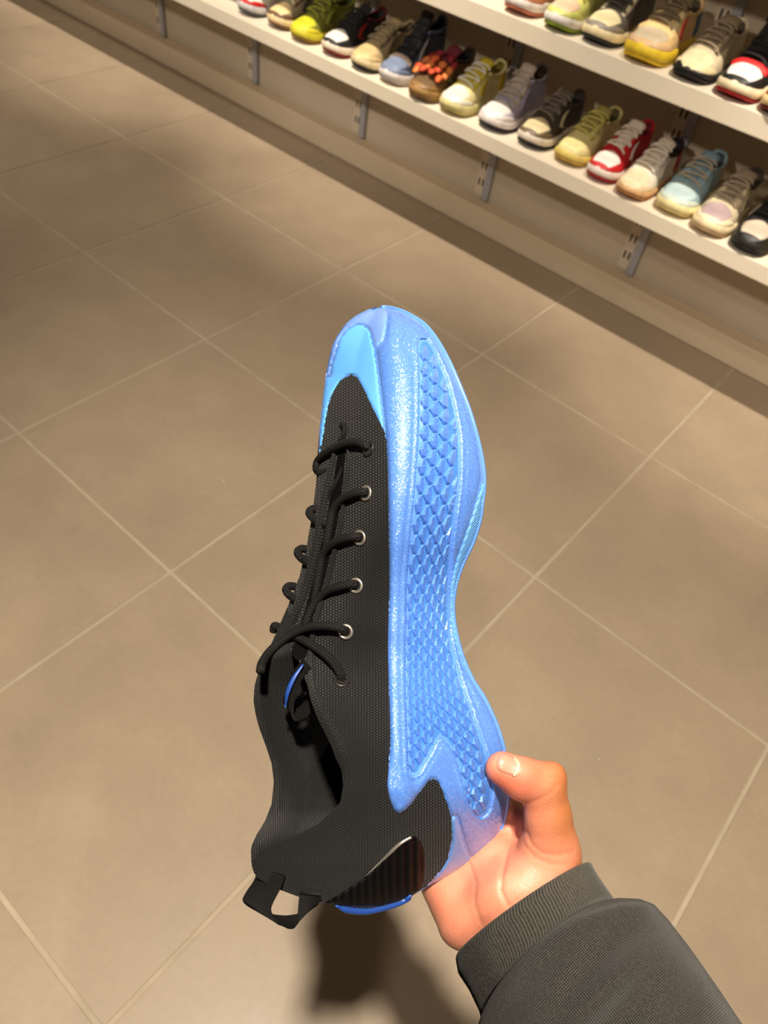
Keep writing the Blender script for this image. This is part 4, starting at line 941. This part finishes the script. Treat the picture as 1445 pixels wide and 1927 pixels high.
feet = np.array([4.70, -2.68, 0.])
person = empty('person', tuple(feet))
tag(person, 'person in a charcoal sweatshirt whose right hand grips the heel of the blue shoe', 'person')
def ppart(name, W, F, m, parent=None, uv=None, smooth=True): return obj(name, np.asarray(W) - feet, F, m, parent or person, smooth, uv)
hand = ppart('hand', p3(*HV.T), HF, m_skin)
ca = hand.data.color_attributes.new('skin_tint', 'FLOAT_COLOR', 'POINT'); ca.data.foreach_set('color', colv.astype(np.float32).ravel())
# nail laid on the thumb's front surface
def hand_z(x, y):
    i = (np.asarray(x) - lo[0]) / ST; j = (np.asarray(y) - lo[1]) / ST; i0 = i.astype(int); j0 = j.astype(int); a = i - i0; b = j - j0
    s = (S[i0, j0] * ((1 - a) * (1 - b))[:, None] + S[i0 + 1, j0] * (a * (1 - b))[:, None] + S[i0, j0 + 1] * ((1 - a) * b)[:, None] + S[i0 + 1, j0 + 1] * (a * b)[:, None])
    k = s.shape[1] - 1 - np.argmax((s < 0)[:, ::-1], 1); k = np.clip(k, 0, s.shape[1] - 2); r = np.arange(len(k)); s0, s1 = s[r, k], s[r, k + 1]
    return lo[2] + ST * (k + np.clip(s0 / (s0 - s1 + 1e-9), 0, 1))
NAIL = [(933, 1440), (936, 1427), (945, 1416), (958, 1419), (972, 1427), (978, 1440), (975, 1453), (967, 1461), (950, 1457), (937, 1450)]
o = smooth_poly(NAIL, 2.5); V, F = mesh2d(o, step=3.); d = dist_to(V, o); h_ = -1.5 + 4 * np.sqrt(np.clip(d / 5, 0, 1))
nail = ppart('thumbnail', p3(V[:, 0], V[:, 1], hand_z(V[:, 0], V[:, 1]) + h_), F, m_nail, hand)
NE = [(966, 1424), (974, 1429), (979, 1440), (976, 1453), (968, 1461), (965, 1458), (970, 1449), (972, 1439), (968, 1431)]  # paler strip along the right side of the nail
o = smooth_poly(NE, 2.); V, F = mesh2d(o, step=3.); d = dist_to(V, o)
ppart('nail_rim', p3(V[:, 0], V[:, 1], hand_z(V[:, 0], V[:, 1]) + 3.2 + .6 * np.clip(d / 2, 0, 1)), F, m_nail_rim, hand)

# ---- sleeve: rings traced as (right end, left end, bulge towards the hand, depth centre, depth half-size)
m_cuff = mat('ribbed_cuff', (62, 60, 55), .9, spec=.15, sheen=.08)
m_sleeve = mat('charcoal_sweat', (58, 56, 53), .92, spec=.15, sheen=.08)
for m_, sc in ((m_cuff, 1.), (m_sleeve, 1.)):
    t = NT(m_); tc = t.add('ShaderNodeTexCoord'); uvn = t.add('ShaderNodeUVMap'); sep = t.add('ShaderNodeSeparateXYZ'); t.link(uvn.outputs[0], sep.inputs[0])
    k1 = t.math('SINE', t.math('MULTIPLY', sep.outputs[0], 1508. if m_ is m_cuff else 3200.)); k2 = t.math('SINE', t.math('ADD', t.math('MULTIPLY', sep.outputs[1], 2400.), t.math('MULTIPLY', k1, 1.2)))
    h_ = t.math('MULTIPLY', t.math('ADD', k1, 1.), t.math('ADD', k2, 1.)); nz = t.add('ShaderNodeTexNoise', Scale=900., Detail=2.); t.link(tc.outputs['Object'], nz.inputs['Vector'])
    cc = (((24, 23, 21), (88, 84, 76)) if m_ is m_cuff else ((26, 25, 24), (76, 73, 68)))
    t.link(t.ramp(t.math('ADD', t.math('MULTIPLY', h_, .17), t.math('MULTIPLY', nz.outputs[0], .45)), [(.2, lin(*cc[0])), (.85, lin(*cc[1]))]), t.b.inputs['Base Color'])
    t.link(t.bump(h_, .4, .0006), t.b.inputs['Normal'])
def ring(Rp, Lp, bulge, zc, zh, n, amp=0., nrib=0, ph=0.):
    Rp, Lp = np.array(Rp, float), np.array(Lp, float); c = (Rp + Lp) / 2; e = (Rp - Lp) / 2; ax = np.array([e[1], -e[0]]); ax /= np.linalg.norm(ax)
    w = 2 * math.pi * np.arange(n) / n
    rr = 1 + (amp * np.cos(w * nrib) if nrib else 0)
    xy = c + (np.cos(w) * rr)[:, None] * e + (np.sin(w) * bulge)[:, None] * ax
    if ax[1] > 0: xy = c + (np.cos(w) * rr)[:, None] * e - (np.sin(w) * bulge)[:, None] * ax
    return np.column_stack([xy, zc + zh * np.sin(w) * rr])
def loft(rings_):
    m = len(rings_); n = len(rings_[0]); V = np.vstack(rings_)
    return V, [(i * n + j, i * n + (j + 1) % n, (i + 1) * n + (j + 1) % n, (i + 1) * n + j) for i in range(m - 1) for j in range(n)]
def lerp_rows(keys, q):
    k = np.array([r[0] for r in keys]); M = np.array([r[1:] for r in keys], float); return [np.interp(q, k, M[:, c]) for c in range(M.shape[1])]
NR = 432
# columns: t, right x, y, left x, y, bulge, depth centre, depth half
CK = [(0, 1104, 1628, 866, 1795, 14, 46, 92), (.06, 1110, 1623, 858, 1800, 18, 46, 102), (.3, 1118, 1640, 864, 1832, 25, 50, 110), (.6, 1134, 1664, 884, 1862, 34, 56, 114), (.9, 1152, 1690, 905, 1905, 42, 62, 116), (1.0, 1155, 1698, 909, 1922, 43, 64, 112)]
rs = [ring((1096, 1634), (874, 1790), 10, 46, 88, NR)]
for q in np.linspace(0, 1, 22):
    a = lerp_rows(CK, q); rs.append(ring(a[0:2], a[2:4], a[4], a[5], a[6], NR, .011 * min(1, q * 8), 144))
V, F = loft(rs); U = np.array([(j / NR * .6, i * .006) for i in range(len(rs)) for j in range(NR)])
# sleeve: traced near the cuff, then carried on to elbow and shoulder in the room
NS = 160
SK = [(0, 1140, 1700, 918, 1908, 38, 58, 92), (.04, 1172, 1694, 903, 1938, 46, 66, 122), (.10, 1210, 1695, 900, 1975, 46, 74, 140), (.18, 1232, 1703, 905, 2010, 40, 84, 150), (.3, 1258, 1731, 925, 2050, 30, 100, 158),
      (.5, 1298, 1783, 965, 2110, 20, 130, 166), (.75, 1352, 1860, 1020, 2190, 10, 170, 172), (1., 1412, 1950, 1085, 2280, 0, 215, 178)]
W_rings = []
rng = np.random.default_rng(4)
for q in np.linspace(0, 1, 40):
    a = lerp_rows(SK, q); r = ring(a[0:2], a[2:4], a[4], a[5], a[6], NS)
    w = 2 * math.pi * np.arange(NS) / NS
    fold = 1.5 * (5 * np.sin(w * 3 + q * 9 + 1) + 5 * np.sin(q * 26 - w * 2.3) * np.clip(q * 4, 0, 1) * np.clip(np.cos(w - .9), 0, 1) + 7 * np.sin(q * 15 + w * 1.5) * np.clip(np.sin(w), 0, 1)) * np.clip(q * 6, 0, 1) * (.25 + .75 * np.clip(np.sin(w), 0, 1))
    r[:, 2] += fold; W_rings.append(p3(*r.T))
last = W_rings[-1]; c0 = last.mean(0); d0 = c0 - W_rings[-8].mean(0); d0 /= np.linalg.norm(d0)
fwd = np.array([-.55, .835, 0]); rgt = np.array([.835, .55, 0])
shoulder = feet + rgt * .20 + np.array([0, 0, 1.33]) + fwd * .02
elbow = c0 + d0 * .07
path = spline([c0, elbow, elbow * .75 + shoulder * .25 + np.array([0, 0, -.015]), elbow * .4 + shoulder * .6, shoulder], 26)[1:]
prev = last - c0
nrm = d0
for k, p in enumerate(path):
    tdir = (path[min(k + 1, len(path) - 1)] - path[max(k - 1, 0)]); tdir /= np.linalg.norm(tdir)
    axs = np.cross(nrm, tdir); s_ = np.linalg.norm(axs)
    if s_ > 1e-6:
        Rm = np.array(Matrix.Rotation(math.asin(min(1, s_)), 3, Vector(axs / s_))); prev = prev @ Rm.T
    nrm = tdir; W_rings.append(p + prev * (1 + .16 * (k + 1) / len(path)))
V2, F2 = loft(W_rings); U2 = np.array([(j / NS * .6, i * .006) for i in range(len(W_rings)) for j in range(NS)])
sleeve = ppart('sleeve', V2, F2, m_sleeve, uv=U2); sleeve['label'] = 'charcoal sweatshirt sleeve'
ppart('cuff', p3(*V.T), F, m_cuff, sleeve, uv=U)['label'] = 'ribbed knit cuff'
# the rest of the body, standing out of frame behind the phone
ST2 = .016; lo2 = np.array([-.42, -.42, -.01]); hi2 = np.array([.42, .42, 1.80]); n2_ = np.ceil((hi2 - lo2) / ST2).astype(int) + 1
B = np.stack(np.meshgrid(*[lo2[k] + ST2 * np.arange(n2_[k]) for k in range(3)], indexing='ij'), -1)
r3, f3, up3 = rgt, fwd, np.array([0, 0, 1.])
pt = lambda r, f, u: r3 * r + f3 * f + up3 * u
def body_field():
    rotm = np.stack([r3, f3, up3], 1)
    T = smin(ell(B, pt(0, 0, 1.20), (.20, .135, .26), rotm), ell(B, pt(0, -.01, .98), (.175, .13, .17), rotm), .06)
    T = smin(T, cone(B, pt(-.16, 0, 1.34), pt(.16, 0, 1.34), .075, .075), .07)
    T = smin(T, cone(B, pt(-.20, 0, 1.33), pt(-.25, .02, 1.06), .07, .055), .03)      # other arm, bent up to the phone
    T = smin(T, cone(B, pt(-.25, .02, 1.06), pt(-.14, .16, 1.22), .052, .042), .02)
    L = None
    for s in (-1, 1):
        d = smin(cone(B, pt(.09 * s, 0, .88), pt(.105 * s, .01, .48), .098, .068), cone(B, pt(.105 * s, .01, .48), pt(.11 * s, -.02, .08), .064, .05), .03)
        d = smin(d, cone(B, pt(.11 * s, -.03, .045), pt(.13 * s, .14, .035), .045, .038), .03); L = d if L is None else np.minimum(L, d)
    T = smin(T, L, .05)
    H = smin(ell(B, pt(0, .02, 1.605), (.078, .098, .118), rotm), cone(B, pt(0, -.005, 1.38), pt(0, .005, 1.52), .058, .052), .03)
    H = smin(H, ell(B, pt(0, .115, 1.59), (.016, .022, .026), rotm), .012)
    return np.minimum(smin(T, H, .025), 9)
BV, BF = nets(body_field(), lo2, ST2); BV = relax(BV, BF, 3)
body = obj('body', BV, BF, None, person)
me = body.data
m_hair = mat('black_hair', (22, 18, 16), .5); m_trouser = mat('dark_trousers', (40, 40, 44), .85); m_shoe = mat('dark_shoes', (30, 30, 30), .6)
for mm in (m_sleeve, m_skin, m_hair, m_trouser, m_shoe): me.materials.append(mm)
ca = me.color_attributes.new('skin_tint', 'FLOAT_COLOR', 'POINT'); ca.data.foreach_set('color', np.tile(c_tan, len(BV)).astype(np.float32))
fc = BV[BF].mean(1); ff = fc @ fwd
mi = np.where(fc[:, 2] < .08, 4, np.where(fc[:, 2] < .90, 3, np.where(fc[:, 2] < 1.43, 0, np.where((fc[:, 2] > 1.665) | ((fc[:, 2] > 1.53) & (ff < .0)), 2, 1))))
me.polygons.foreach_set('material_index', mi.astype(int))
